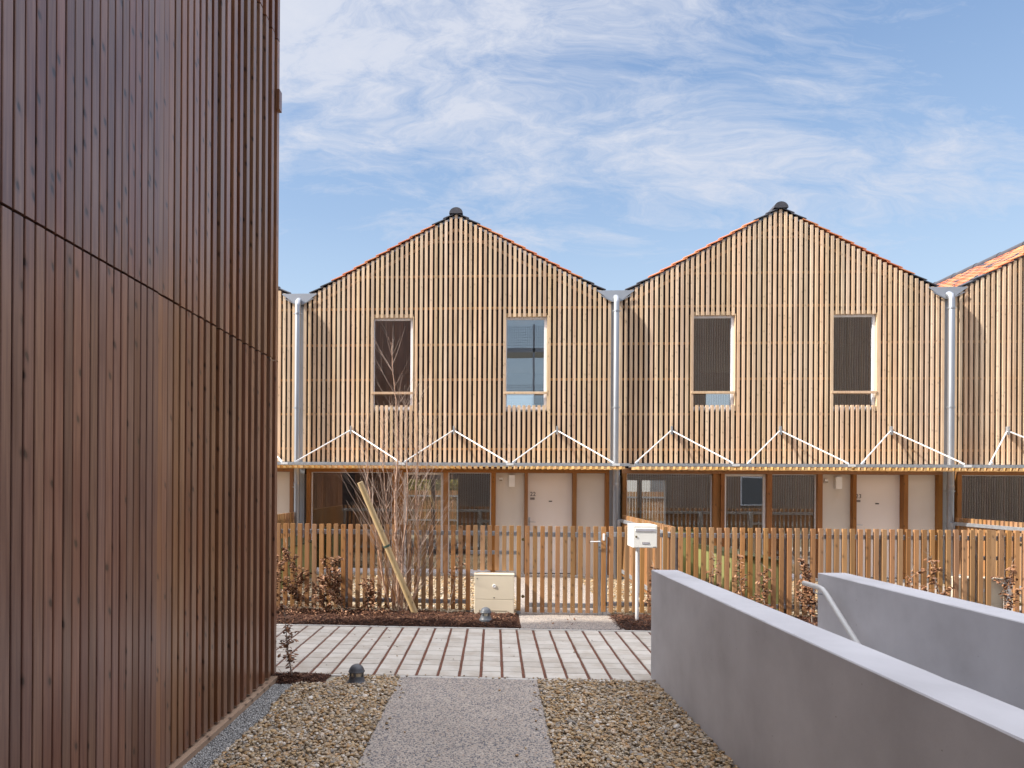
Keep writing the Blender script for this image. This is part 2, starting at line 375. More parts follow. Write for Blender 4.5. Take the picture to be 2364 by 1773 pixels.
M['housewall'] = plain('far_render', (.62, .60, .58), rough=.8, var=.04)
M['party'] = plain('party_wall', (.40, .36, .32), rough=.85, var=.05)

# ------------------------------------------------------------------ ground and paved surfaces
def struct(mb, name, m, label, cat='ground'):
    o = mb.build(name, m); return tag(o, kind='structure')

b = MB()   # one sheet with the stairwell opening left out
hx0, hx1, hy0, hy1 = 1.90, 3.16, .6, 6.2
xs = [-150, hx0, hx1, 150]; ys = [-120, hy0, hy1, 260]
for i in range(3):
    for j in range(3):
        if i == 1 and j == 1: continue
        b.add([(xs[i],ys[j],-.03),(xs[i+1],ys[j],-.03),(xs[i+1],ys[j+1],-.03),(xs[i],ys[j+1],-.03)], [(0,1,2,3)])
struct(b, 'ground', M['field'], 'ground')

def sheet(name, x0, x1, y0, y1, z, m, sub=None, amp=0):
    b = MB()
    if sub:
        nx = max(1, int((x1-x0)/sub)); ny = max(1, int((y1-y0)/sub))
        for j in range(ny+1):
            for i in range(nx+1):
                ed = min(i, nx-i, j, ny-j)
                h = (math.sin(i*1.3+j*.7)+math.sin(i*.37-j*1.1)+random.random()*1.6)*.25*amp*min(1, ed/2) + (amp*.8*min(1, ed/2))
                b.v.append((x0+(x1-x0)*i/nx, y0+(y1-y0)*j/ny, z+h))
        for j in range(ny):
            for i in range(nx):
                a = j*(nx+1)+i; b.f.append((a, a+1, a+nx+2, a+nx+1)); b.m.append(0)
    else: b.add([(x0,y0,z),(x1,y0,z),(x1,y1,z),(x0,y1,z)], [(0,1,2,3)])
    return tag(b.build(name, m, smooth=60 if sub else None), kind='structure')

sheet('paving_bed', -14, 16, 6.62, 9.05, -.009, M['joint'])
# individual blocks of the paved lane, as one patterned surface
b = MB(); PX, PYP = .2133, .2035
def block(b, x0, x1, y0, y1, z, c=.005):
    t = random.uniform(-.0012, .0012)
    b.add([(x0,y0,z-.03),(x1,y0,z-.03),(x1,y1,z-.03),(x0,y1,z-.03),(x0,y0,z-c),(x1,y0,z-c+t),(x1,y1,z-c+t),(x0,y1,z-c),
           (x0+c,y0+c,z),(x1-c,y0+c,z+t),(x1-c,y1-c,z+t),(x0+c,y1-c,z)],
          [(0,1,5,4),(1,2,6,5),(2,3,7,6),(3,0,4,7),(4,5,9,8),(5,6,10,9),(6,7,11,10),(7,4,8,11),(8,9,10,11)])
for i in range(-45, 70):
    x = .094 + i*PX
    for j in range(11):
        y = 6.735 + j*PYP
        jx = random.uniform(-.002, .002)
        block(b, x+.0145+jx, x+PX-.0145+jx, y+.007, y+PYP-.007, .004+random.uniform(-.0015, .0015))
tag(b.build('paving', M['paver']), kind='structure')
b = MB()
for x in range(-14, 16): b.box(x+.003, x+.997, 6.672, 6.722, -.03, .004+.001*(x%2))
tag(b.build('kerb', M['kerb'], bevel=.004), kind='structure')
b = MB()
for x in range(-14, 16): b.box(x+.353, x+1.347, 8.985, 9.035, -.03, .006+.001*(x%2))
tag(b.build('kerb', M['kerb'], bevel=.004), kind='structure')

PXL, PXR = -.908, .430
b = MB(); b.box(PXL, PXR, -3, 6.662, -.03, .006)
tag(b.build('path', M['agg'], bevel=.004), kind='structure')
b = MB()
b.box(.372, 1.72, 9.04, 14.12, -.02, .012)
tag(b.build('path', M['agg']), kind='structure')
b = MB()
b.box(7.30, 8.6, 9.04, 14.12, -.02, .012)
tag(b.build('path', M['agg']), kind='structure')

# gravel beds -------------------------------------------------------
def ico(sub=1):
    import bmesh
    bm = bmesh.new(); bmesh.ops.create_icosphere(bm, subdivisions=sub, radius=1)
    V = np.array([v.co[:] for v in bm.verts]); F = np.array([[v.index for v in f.verts] for f in bm.faces]); bm.free(); return V, F

def scatter_stones(name, P, size, mat_, sub=2, flat=.55, long=1.5, smooth=True):
    V0, F0 = ico(sub); n = len(P); nv = len(V0)
    s = size*np.exp(rng.normal(0, .28, n))
    # lumpy variants
    variants = []
    for k in range(12):
        V = V0.copy()
        for _ in range(3):
            d = rng.normal(size=3); d /= np.linalg.norm(d); a = rng.uniform(.15, .4)
            t = V @ d; V = V - np.outer(np.clip(t-(1-a), 0, None), d)*.85
        V = V*(1+rng.normal(0, .05, (nv, 1)))
        variants.append(V)
    variants = np.array(variants)
    Vv = variants[rng.integers(0, 12, n)]
    ax = np.stack([s*rng.uniform(1, long, n), s*rng.uniform(.75, 1.05, n), s*rng.uniform(flat*.7, flat*1.3, n)], 1)
    Vv = Vv*ax[:, None, :]
    tx = rng.normal(0, .28, n); tz = rng.uniform(0, 2*PI, n); ty = rng.normal(0, .28, n)
    cx, sx, cy, sy, cz, sz = np.cos(tx), np.sin(tx), np.cos(ty), np.sin(ty), np.cos(tz), np.sin(tz)
    R = np.empty((n, 3, 3))
    R[:,0,0]=cz*cy; R[:,0,1]=cz*sy*sx-sz*cx; R[:,0,2]=cz*sy*cx+sz*sx
    R[:,1,0]=sz*cy; R[:,1,1]=sz*sy*sx+cz*cx; R[:,1,2]=sz*sy*cx-cz*sx
    R[:,2,0]=-sy; R[:,2,1]=cy*sx; R[:,2,2]=cy*cx
    Vw = np.einsum('nij,nkj->nki', R, Vv) + P[:, None, :]
    F = (F0[None] + (np.arange(n)*nv)[:, None, None]).reshape(-1, 3)
    me = np_mesh(name, Vw.reshape(-1, 3), F, mat_, smooth)
    return me

def rect_pts(n, x0, x1, y0, y1, z0, z1, keep=None):
    P = np.stack([rng.uniform(x0, x1, n), rng.uniform(y0, y1, n), rng.uniform(z0, z1, n)], 1)
    return P[keep(P)] if keep is not None else P

def wall1_x(y): return 1.555 + (6.83-y)*.042
def bed_obj(name, me, label, cat):
    o = bpy.data.objects.new(name, me); C.objects.link(o)
    tag(o, label, cat, kind='stuff'); return o

sheet('gravel_base', -1.86, PXL, -3, 6.66, -.004, M['pebblesheet'])
sheet('gravel_base', PXR, 1.95, -3, 6.668, -.004, M['pebblesheet'])
def lb_edge(P): return P[:, 0] > -1.86 + .03*np.sin(P[:, 1]*5)
dens = 3300
P1 = rect_pts(int(dens*.95*3.6*1.15), -1.87, PXL-.002, 3.1, 6.655, .0, .026, lambda P: lb_edge(P) & ~((P[:,1] > 6.36) & (P[:,0] < -1.55+(6.36-P[:,1])*-.3)))
bed_obj('gravel', scatter_stones('gravel', P1, .0118, M['pebble']), 'bed of tan and grey pebbles left of the concrete path', 'gravel')
P2 = rect_pts(int(dens*1.2*3.6*1.15), PXR+.002, 1.8, 3.1, 6.665, .0, .026, lambda P: P[:,0] < 1.555+(6.83-P[:,1])*.042-.004)
bed_obj('gravel', scatter_stones('gravel', P2, .0118, M['pebble']), 'bed of tan and grey pebbles between the path and the concrete wall', 'gravel')
# fine grey grit by the timber building
sheet('grit_base', -2.16, -1.86, -3, 6.34, -.002, M['gritsheet'])
P3 = rect_pts(15000, -2.11, -1.845, 3.1, 6.335, .0, .008)
bed_obj('grit', scatter_stones('grit', P3, .0052, M['grit'], sub=1, flat=.7, long=1.3, smooth=False), 'strip of fine grey grit at the foot of the timber building', 'gravel')
# garden ground behind the fence
for (x0, x1) in ((-12, .372), (1.72, 7.30), (8.6, 20)):
    sheet('garden_ground', x0, x1, 9.95, 14.2, -.006, M['garden'])
Pg = np.concatenate([rect_pts(5200, -4.1, .37, 9.98, 14.1, -.002, .012), rect_pts(7000, 1.73, 8.6, 9.98, 14.1, -.002, .012, lambda P: (P[:,0] < 7.3))])
bed_obj('garden_gravel', scatter_stones('garden_gravel', Pg, .017, M['pebble'], sub=1, smooth=True), 'loose tan gravel on the garden ground behind the fence', 'gravel')

P4 = np.concatenate([rect_pts(26, PXL+.0, PXL+.10, 4.2, 6.6, .012, .014), rect_pts(26, PXR-.10, PXR, 4.2, 6.6, .012, .014), rect_pts(16, PXL, PXR, 4.2, 6.6, .012, .014),
    rect_pts(40, -1.8, 1.5, 6.675, 6.74, .01, .012), rect_pts(10, -1.8, 1.5, 6.74, 8.6, .01, .012)])
bed_obj('stray_stones', scatter_stones('stray_stones', P4, .0085, M['pebble']), 'stray pebbles lying on the path edges and the paving', 'gravel')
# bark mulch --------------------------------------------------------
def chips(name, P, L0=.035, W=.008):
    n = len(P)
    base = np.array([(-1,-1,-1),(1,-.6,-1),(1,.7,-1),(-1,1,-1),(-.9,-.8,1),(.9,-.6,1),(1,.6,1),(-1,.8,1)], float)
    F0 = np.array([(0,3,2,1),(4,5,6,7),(0,1,5,4),(1,2,6,5),(2,3,7,6),(3,0,4,7)])
    ln = L0*np.exp(rng.normal(-.2, .45, n)); w = W*np.exp(rng.normal(-.1, .4, n)); t = w*rng.uniform(.2, .6, n)
    V = base[None]*np.stack([ln/2, w/2, t/2], 1)[:, None, :]
    V[:, :, 2] += (V[:, :, 0]**2)*rng.normal(0, 8, n)[:, None]
    tx = rng.normal(0, .5, n); ty = rng.normal(0, .32, n); tz = rng.uniform(0, 2*PI, n)
    cx, sx, cy, sy, cz, sz = np.cos(tx), np.sin(tx), np.cos(ty), np.sin(ty), np.cos(tz), np.sin(tz)
    R = np.empty((n, 3, 3))
    R[:,0,0]=cz*cy; R[:,0,1]=cz*sy*sx-sz*cx; R[:,0,2]=cz*sy*cx+sz*sx
    R[:,1,0]=sz*cy; R[:,1,1]=sz*sy*sx+cz*cx; R[:,1,2]=sz*sy*cx-cz*sx
    R[:,2,0]=-sy; R[:,2,1]=cy*sx; R[:,2,2]=cy*cx
    Vw = np.einsum('nij,nkj->nki', R, V) + P[:, None, :]
    F = (F0[None] + (np.arange(n)*8)[:, None, None]).reshape(-1, 4)
    return np_mesh(name, Vw.reshape(-1, 3), F, M['mulch'])

def mulch_bed(x0, x1, y0, y1, n, h, label):
    def mh(x, y):
        e = np.minimum.reduce([(x-x0)/.12, (x1-x)/.12, (y-y0)/.10, (y1-y)/.10]); e = np.clip(e, 0, 1)
        return e*(h*(.75+.25*np.sin(x*5.1+1.2)*np.sin(y*6+x*2)) + .012*np.sin(x*17)*np.sin(y*13+2))
    nx = int((x1-x0)/.06)+1; ny = int((y1-y0)/.06)+1
    b = MB()
    for j in range(ny+1):
        for i in range(nx+1):
            x = x0+(x1-x0)*i/nx; y = y0+(y1-y0)*j/ny
            b.v.append((x, y, float(mh(x, y)) - .004))
    for j in range(ny):
        for i in range(nx):
            a = j*(nx+1)+i; b.f.append((a, a+1, a+nx+2, a+nx+1)); b.m.append(0)
    base = b.build('mulch_base', M['mulchbase'], smooth=80); tag(base, kind='structure')
    P = rect_pts(n, x0-.01, x1+.015, y0-.004, y1+.02, 0, .012)
    P[:, 2] += mh(np.clip(P[:,0], x0, x1), np.clip(P[:,1], y0, y1)) + .001
    bed_obj('bark_mulch', chips('bark_mulch', P), label, 'mulch')
mulch_bed(-4.4, .35, 9.04, 10.02, 26000, .05, 'dark bark mulch along the picket fence left of the gate')
mulch_bed(1.66, 7.35, 9.04, 10.02, 17000, .05, 'dark bark mulch under the letterbox right of the gate')
mulch_bed(-2.62, -1.62, 6.35, 6.665, 3600, .035, 'dark bark mulch at the corner of the timber building')

# ------------------------------------------------------------------ the near timber building (left)
XB = -2.085
lb = thing('timber_building', 'near timber building on the left clad in tall close-set brown boards', 'building', (XB, 2, 0))
lb.location = (XB, 0, 0)
b = MB(); b.box(-7, -.075, -7, 6.47, -.03, 9.25); b.box(-3.5, -2.45, 6.47, 7.85, -.03, 5.6); b.box(-3.5, -2.45, 7.852, 8.3, -.03, 3.4)  # the two stepped rear boxes are unseen, added to shade the paving
b.build('wall', M['membrane'], lb)
levels = [(.075, 3.068), (3.082, 6.145), (6.160, 9.2)]
b = MB()
y = 4.118
while y > -6.9:
    for z0, z1 in levels:
        e = random.uniform(-.0015, .0015)
        b.cbox(-.026+e, .003+e, y-.0605, y, z0, z1, .003)
    y -= .0715
b.build('cladding_boards', M['near'], lb).__setitem__('label', 'close-set boards with hairline gaps')
fr = [4.113,4.178,4.25,4.338,4.432,4.523,4.622,4.721,4.831,4.939,5.078,5.197,5.336,5.468,5.621,5.767,5.92,6.082,6.252,6.412]
b = MB()
for k, yf in enumerate(fr):
    yf += .008
    for z0, z1 in levels:
        e = random.uniform(-.001, .001)
        b.cbox(-.05, -.004+e, yf, yf+.066, z0+random.uniform(-.003,.003), z1, .003)
b.build('cladding_slats', M['near2'], lb).__setitem__('label', 'open slats set further and further apart')
b = MB(); xk = -.10
while xk > -6.9:
    if not (-3.55 < xk < -2.42): b.cbox(xk-.063, xk, 6.472, 6.50, .1, 9.2, .003)
    else: b.cbox(xk-.063, xk, 6.472, 6.50, 5.75, 9.2, .003)
    xk -= .0715
xk = -2.46
while xk > -3.45: b.cbox(xk-.063, xk, 8.302, 8.33, .1, 3.35, .003); xk -= .0715  # boards on the end of the added shading volume
b.build('rear_boards', M['near2'], lb)
b = MB()
for z in (.45, 1.2, 1.95, 2.7, 3.5, 4.3, 5.1, 5.85, 6.6, 7.4, 8.2, 8.9): b.box(-.075, -.051, 4.13, 6.47, z, z+.045)
b.build('batten', M['membrane'], lb)
b = MB(); b.beam((-.02, -6.9, .03), (-.02, 6.43, .03), .10, .045); b.build('base_plank', M['sill'], lb, bevel=.003)
b = MB(); b.box(-.01, .022, 6.40, 6.475, 5.47, 5.66); b.build('wall_bracket', M['near2'], lb)
b = MB(); b.box(-7.1, .05, -7.1, 6.55, 9.25, 9.33); b.box(-3.55, -2.4, 6.56, 7.9, 5.6, 5.68); b.box(-3.55, -2.4, 7.91, 8.35, 3.4, 3.48); b.build('roof', M['zinc'], lb)  # the last two slabs cap the added shading volumes

# ------------------------------------------------------------------ concrete stair walls
def stair_wall(p0, p1, thick, h, label):
    # p0 far end corner (left face), p1 near end, left face
    o = thing('concrete_wall', label, 'wall', (p0[0], p0[1], 0), group='concrete stair walls')
    dx, dy = p1[0]-p0[0], p1[1]-p0[1]
    ln = math.hypot(dx, dy); ux, uy = dx/ln, dy/ln
    n = 60; b = MB(); ch = .006
    prof = [(0, -1.2), (0, h-ch), (ch, h), (thick-ch, h), (thick, h-ch), (thick, -1.2)]
    for i in range(n+1):
        t = ln*i/n
        for (q, z) in prof:
            jit = 0
            if z > h-.02: jit = random.choice([0,0,0,0,-.004,0,-.0015])*random.random()
            x = ux*t + q; yy = uy*t if i else 0.0
            b.v.append((x, yy, z+jit))
    k = len(prof)
    for i in range(n):
        for j in range(k-1):
            b.f.append((i*k+j, i*k+j+1, (i+1)*k+j+1, (i+1)*k+j)); b.m.append(0)
    b.f.append(tuple(range(k))[::-1]); b.m.append(0); b.f.append(tuple(n*k+j for j in range(k))); b.m.append(0)
    b.build('wall_body', M['concrete'], o)
    return o
stair_wall((1.555, 6.83), (1.905, -1.5), .255, 1.07, 'smooth grey concrete parapet wall beside the pebble bed, nearest the path')
stair_wall((3.125, 6.78), (3.58, -1.5), .258, 1.07, 'grey concrete parapet wall further right with the handrail on its face')
# stairs between
b = MB()
for k in range(12):
    y1 = 6.15 - k*.3
    b.box(1.81, 3.6, y1-.3, y1+.02, -2.4, -.03-.17*(k+1))
b.box(1.81, 3.6, .2, 2.6, -2.6, -2.1)
tag(b.build('steps', M['concrete']), kind='structure')
b = MB(); b.box(1.82, 3.12, 6.15, 6.66, -.3, .003); tag(b.build('landing', M['concrete']), kind='structure')

h = thing('handrail', 'pale grey tubular handrail bent down along the concrete stair wall', 'handrail', (3.05, 6.9, .95))
b = MB()
path = [(.0, .0, .0), (0, -.30, .003), (0, -.37, -.004), (0, -.43, -.03), (0, -.95, -.345), (.01, -2.4, -1.24), (.02, -4.2, -2.34)]
b.tube(path, .0235, 16); b.lathe([(.0, -.0235), (.0235, 0), (.0, .0235)], 0, 0, 12)
b.build('rail', M['white'] if False else plain('handrail_paint', (.56, .55, .53), rough=.35, var=.03), h, smooth=50)
for (yy, zz, xx) in ((-.20, -.0, 0), (-1.4, -.62, .003), (-3.0, -1.6, .012)):
    b = MB(); b.tube([(xx, yy, zz-.018), (xx, yy, zz-.055), (xx+.03, yy, zz-.075), (3.125+.055*(-yy)-3.05+.0, yy, zz-.075)], .006, 8)
    b.build('bracket', M['steel'], h, smooth=50)

# ------------------------------------------------------------------ bollard lamps
def bollard(loc, label, mt):
    o = thing('bollard_lamp', label, 'lamp', loc, random.uniform(0, 1), 'low garden lamps')
    b = MB(); b.lathe([(.088, -.03), (.088, .012), (.078, .022), (.070, .05), (.066, .062), (.0, .062)], n=32); b.build('base', mt, o, smooth=35)
    b = MB(); b.lathe([(.052, .062), (.052, .098), (0, .098)], n=24); b.build('lens', M['reflector'], o, smooth=35)
    for k in range(4):
        b = MB(); a = PI/4 + k*PI/2; b.beam((.061*math.cos(a), .061*math.sin(a), .06), (.064*math.cos(a), .064*math.sin(a), .104), .022, .010, up=(math.cos(a), math.sin(a), 0))
        b.build('guard_post', mt, o)
    b = MB(); pr = [(.068, .100), (.077, .103), (.078, .110)]
    for k in range(1, 10):
        a = k*PI/18; pr.append((.072*math.cos(a), .110+.066*math.sin(a)))
    b.lathe(pr, n=32); b.build('dome_cap', mt, o, smooth=35)
    return o
bollard((-1.29, 6.42, .012), 'dark grey dome garden lamp standing in the pebbles left of the path', M['lamp'])
bollard((-.10, 9.33, .05), 'mid grey dome garden lamp standing in the mulch before the cream cabinet', M['lamp2'])

# ------------------------------------------------------------------ fences
ZT, ZB = 1.30, .065
def pickets(b, xs_, y0=-.02, y1=.02, zt=ZT, zb=ZB, w=.0625):
    for x in xs_: b.cbox(x, x+w+random.uniform(-.0015, .0015), y0, y1, zb+random.uniform(-.005,.005), zt+random.uniform(-.005, .005), .003)
def screws(b, xs_, zs_, w=.0625):
    for x in xs_:
        for z in zs_:
            cx = x+w/2; b.lathe_y = None
            r = .0045
            b.add([(cx+r*math.cos(a*PI/3), -.0225, z+r*math.sin(a*PI/3)) for a in range(6)], [(0,5,4,3,2,1)])
def fence(name, label, x0, talls, shorts, posts, rx0, rx1, gap=None, group='picket fences along the lane'):
    o = thing(name, label, 'fence', (x0, 10.0, 0), group=group)
    rel = lambda L_: [x-x0 for x in L_]
    b = MB(); pickets(b, rel(talls)); 
    if shorts: pickets(b, rel(shorts), zb=.645)
    b.cm = 1; screws(b, rel(talls), (1.185, .18)); screws(b, rel(shorts), (1.185, .90)); b.build('pickets', [M['fence'], M['steel']], o)
    b = MB(); b.box(rx0-x0, rx1-x0, .022, .062, 1.150, 1.215); b.build('rail', M['steel'], o, bevel=.003)
    if gap:
        b = MB(); b.box(gap[0]-x0, gap[1]-x0, .022, .062, .875, .93); b.build('rail', M['steel'], o, bevel=.003)
        b = MB()
        b.box(rx0-x0, gap[0]-x0, .022, .062, .145, .205); b.build('rail', M['steel'], o, bevel=.003)
    else:
        b = MB(); b.box(rx0-x0, rx1-x0, .022, .062, .145, .205); b.build('rail', M['steel'], o, bevel=.003)
    for p in posts:
        b = MB(); b.box(p-x0, p-x0+.06, .064, .124, -.05, 1.20); b.build('post', M['steel'], o, bevel=.003)
    return o
left_t = [-.403 - .1087*k for k in range(36)] + [.338]
left_s = [-.294, -.190, -.086, .020, .126, .230]
fl = fence('picket_fence', 'orange brown picket fence behind the bare birch, left of the gate', -.4, left_t, left_s, [-4.1, -2.2, -.40], -4.32, .40, gap=(-.39, .34))
b = MB(); b.box(.74, .80, .022, .082, -.05, 1.215); b.build('post', M['steel'], fl, bevel=.003)
right_t = [1.560, 1.670] + [1.786 + .1087*k for k in range(48)] + [7.272]
right_s = [6.955, 7.061, 7.166]
right_t = [x for x in right_t if not (6.93 < x < 7.25)]
fr_ = fence('picket_fence', 'long orange brown picket fence running behind the letterbox and concrete walls', 1.5, right_t, right_s, [2.63, 4.16, 5.46, 6.76], 1.52, 7.33, gap=(6.8, 7.27))
b = MB(); b.box(5.70, 5.76, .022, .082, -.05, 1.215); b.build('post', M['steel'], fr_, bevel=.003)
# wide steel gate post with latch plate
b = MB(); b.box(.085, .15, .022, .10, -.05, 1.17); b.build('post', M['steel'], fr_, bevel=.003)
b = MB(); b.box(.075, .105, -.045, -.02, 1.10, 1.20); b.build('latch_block', M['white'], fr_, bevel=.004)

def gate(x0, label):
    o = thing('garden_gate', label, 'gate', (x0, 10.0, 0), group='garden gates')
    xs_ = [.0 + .1095*k for k in range(10)]
    b = MB(); pickets(b, xs_, zb=.045); b.cm = 1; screws(b, xs_, (1.185, .14)); b.build('pickets', [M['fence'], M['steel']], o)
    b = MB(); b.box(.0, 1.05, .022, .06, 1.14, 1.21); b.build('rail', M['steel'], o, bevel=.003)
    b = MB(); b.box(.0, 1.05, .022, .06, .11, .175); b.build('rail', M['steel'], o, bevel=.003)
    b = MB(); b.box(1.05, 1.095, .012, .06, -.0, 1.205); b.build('stile', M['steel'], o, bevel=.003)
    b = MB(); b.box(1.045, 1.093, -.006, .009, .96, 1.205); pl = b.build('lock_plate', M['steel'], o, bevel=.003)
    b = MB(); b.tube([(1.07, -.008, 1.085), (1.07, -.05, 1.085), (1.06, -.058, 1.085), (.93, -.058, 1.083)], .009, 10); b.build('handle', M['stay'], pl, smooth=50)
    b = MB(); b.lathe([(.011, 0), (.011, .004), (0, .004)], n=12)
    b.v = [(1.07+v[0], -.007-v[2], 1.0+v[1]) for v in b.v]; b.build('cylinder', M['brass'], pl)
    for z in (1.10, .27):
        b = MB(); b.tube([(-.055, .005, z), (-.005, .005, z)], .011, 10); b.tube([(-.03, .005, z-.022), (-.03, .005, z+.022)], .015, 10)
        b.build('hinge', M['brass'], o, smooth=40)
    return o
gate(.462, 'closed picket gate with lever handle between cream cabinet and letterbox')
gate(7.385, 'second picket gate at the far right, cut by the picture edge')

# garden dividers running from the houses towards the lane
def divider(x, ya, yb, side, label):
    o = thing('garden_divider', label, 'fence', (x, ya, 0), group='picket dividers between gardens')
    b = MB(); n = int((yb-ya)/.1087)
    for k in range(n): 
        y = k*.1087; b.cbox(-.02, .02, y, y+.0625, ZB, ZT+random.uniform(-.003,.003), .003)
    b.build('pickets', M['fence'], o)
    s = side
    b = MB(); b.box(min(s*.022, s*.062), max(s*.022, s*.062), 0, yb-ya, 1.150, 1.215); b.build('rail', M['steel'], o, bevel=.003)
    b = MB(); b.box(min(s*.022, s*.062), max(s*.022, s*.062), 0, yb-ya, .145, .205); b.build('rail', M['steel'], o, bevel=.003)
    for yy in (.1, (yb-ya)*.5, yb-ya-.15):
        b = MB(); b.box(min(s*.064, s*.124), max(s*.064, s*.124), yy, yy+.06, -.05, 1.20); b.build('post', M['steel'], o, bevel=.003)
divider(2.62, 10.14, 14.1, -1, 'picket divider with its sunlit side, running back behind the letterbox')
divider(9.10, 10.14, 14.1, -1, 'picket divider between gardens at the far right edge')
divider(-4.16, 10.14, 14.1, -1, 'picket divider by the downpipe, glimpsed beside the near timber building')

# ------------------------------------------------------------------ letterbox
lbx = thing('letterbox', 'cream metal letterbox on a slim pole in the mulch', 'letterbox', (1.976, 9.53, 0))
x0, x1, ya, yb, z0, z1 = -.098, .222, -.20, .19, 1.058, 1.365
b = MB(); b.box(x0, x1, ya+.004, yb, z0, z1); b.build('body', M['letter'], lbx, bevel=.006)
b = MB(); b.box(x0+.006, x1-.006, ya-.004, ya+.003, z0+.006, z1-.010); dr = b.build('door', M['letter'], lbx, bevel=.003)
b = MB(); b.box(x0+.025, x1-.025, ya-.010, ya-.002, z1-.088, z1-.045); b.build('flap_rim', M['letter'], dr, bevel=.003)
b = MB(); b.box(x0+.033, x1-.033, ya-.0125, ya-.0085, z1-.082, z1-.052); b.build('flap', M['slot'], dr)
b = MB(); b.box(x0+.12, x0+.215, ya-.007, ya-.002, z0+.050, z0+.078); b.build('name_plate_rim', M['plate'], dr)
b = MB(); b.box(x0+.124, x0+.211, ya-.0095, ya-.0055, z0+.053, z0+.075); b.build('name_plate', M['slot'], dr)
b = MB(); b.box(x0+.265, x1-.012, ya-.007, ya-.002, z0+.010, z0+.017); b.build('maker_strip', M['black'], dr)
b = MB(); b.lathe([(.013, 0), (.013, .008), (.006, .010), (0, .010)], n=16)
b.v = [(x0+.040+v[0], ya-.003-v[2], z0+.150+v[1]) for v in b.v]; b.build('lock', M['brass'], dr, smooth=40)
b = MB(); b.tube([(0, 0, -.05), (0, 0, 1.06)], .0235, 20); b.build('pole', M['stay'], lbx, smooth=40)

# ------------------------------------------------------------------ cream service cabinets
def cabinet(x0, y0, w, h, label, num=True):
    o = thing('service_cabinet', label, 'cabinet', (x0, y0, 0), group='cream service cabinets')
    b = MB(); b.box(0, w, .006, .22, -.05, h-.02); b.build('body', M['cream'], o, bevel=.005)
    b = MB(); b.box(-.004, w+.004, -.006, .226, h-.02, h+.004); b.build('lid', M['cream'], o, bevel=.005)
    b = MB(); b.box(.004, w-.004, -.004, .005, .245, h-.024); d = b.build('door', M['cream'], o, bevel=.003)
    b = MB(); b.box(.004, w-.004, -.004, .005, .02, .240); f2 = b.build('lower_panel', M['cream'], o, bevel=.003)
    b = MB(); b.lathe([(.025, 0), (.025, .008), (.018, .012), (.016, .008), (0, .008)], n=20)
    b.v = [(.285+v[0], -.004-v[2], .437+v[1]) for v in b.v]; b.build('knob', M['white'], d, smooth=40)
    b = MB(); b.add([(.270, -.006, .268), (.285, -.006, .260), (.300, -.006, .268), (.285, -.006, .277)], [(0,1,2,3)]); b.build('keyhole', M['black'], d)
    b = MB(); b.box(.07, w-.10, -.007, -.002, .078, .083); b.box(.07, .074, -.007, -.002, .05, .095); b.build('groove', M['creamdk'], f2)
    if num:
        text_mesh('4', .035, (.03, -.0065, h-.075), (PI/2, 0, 0), M['black'], 'number', d)
    return o
def text_mesh(txt, size, loc, rot, m, name, parent):
    cu = bpy.data.curves.new('t', 'FONT'); cu.body = txt; cu.size = size; cu.extrude = .0008
    t = bpy.data.objects.new('t', cu); C.objects.link(t)
    dg = bpy.context.evaluated_depsgraph_get(); me = bpy.data.meshes.new_from_object(t.evaluated_get(dg))
    bpy.data.objects.remove(t)
    me.materials.clear(); me.materials.append(m)
    o = bpy.data.objects.new(name, me); C.objects.link(o); o.parent = parent; o.location = loc; o.rotation_euler = rot
    return o
cabinet(-.272, 9.86, .572, .605, 'cream service cabinet in the mulch directly left of the gate')
cabinet(6.66, 10.13, .57, .60, 'cream service cabinet at the far right behind the concrete wall', num=False)

# ------------------------------------------------------------------ storage boxes in the gardens
def storage(loc, rz, w, l, h, label):
    o = thing('storage_box', label, 'storage box', loc, rz, 'green garden storage boxes')
    b = MB(); b.poly_y([(0, .02), (w, .02), (w, h-.10), (0, h)], 0, l); b.build('body', M['olive'], o, bevel=.004)
    b = MB(); b.poly_y([(-.02, h+.003), (w+.02, h-.102), (w+.02, h-.08), (-.02, h+.025)], -.03, l+.03); b.build('lid', [M['olivedk']], o, bevel=.003)
    b = MB(); b.box(-.012, -.002, 0, l, h-.05, h-.002); b.box(-.012, -.002, -.004, .035, .02, h-.052); b.build('edge_trim', M['olivedk'], o)
    b = MB(); b.box(-.02, -.013, .12, .16, h-.2, h-.12); b.build('latch', M['steel'], o)
storage((3.62, 10.55, 0), .03, .75, 1.85, .86, 'olive green storage box behind the right picket fence')
storage((-4.08, 12.0, 0), -.06, .34, 1.6, .82, 'pale lidded storage box glimpsed at the left end of the fence')
b = MB(); b.box(0, .9, 0, .04, .02, 1.10); 
sp = thing('storage_screen', 'flat olive green panel standing beside the sunlit divider', 'screen', (2.75, 12.45, 0)); b.build('panel', M['olive'], sp)
b = MB(); b.box(-.01, .91, -.01, .05, 1.10, 1.125); b.build('top_trim', M['olivedk'], sp)

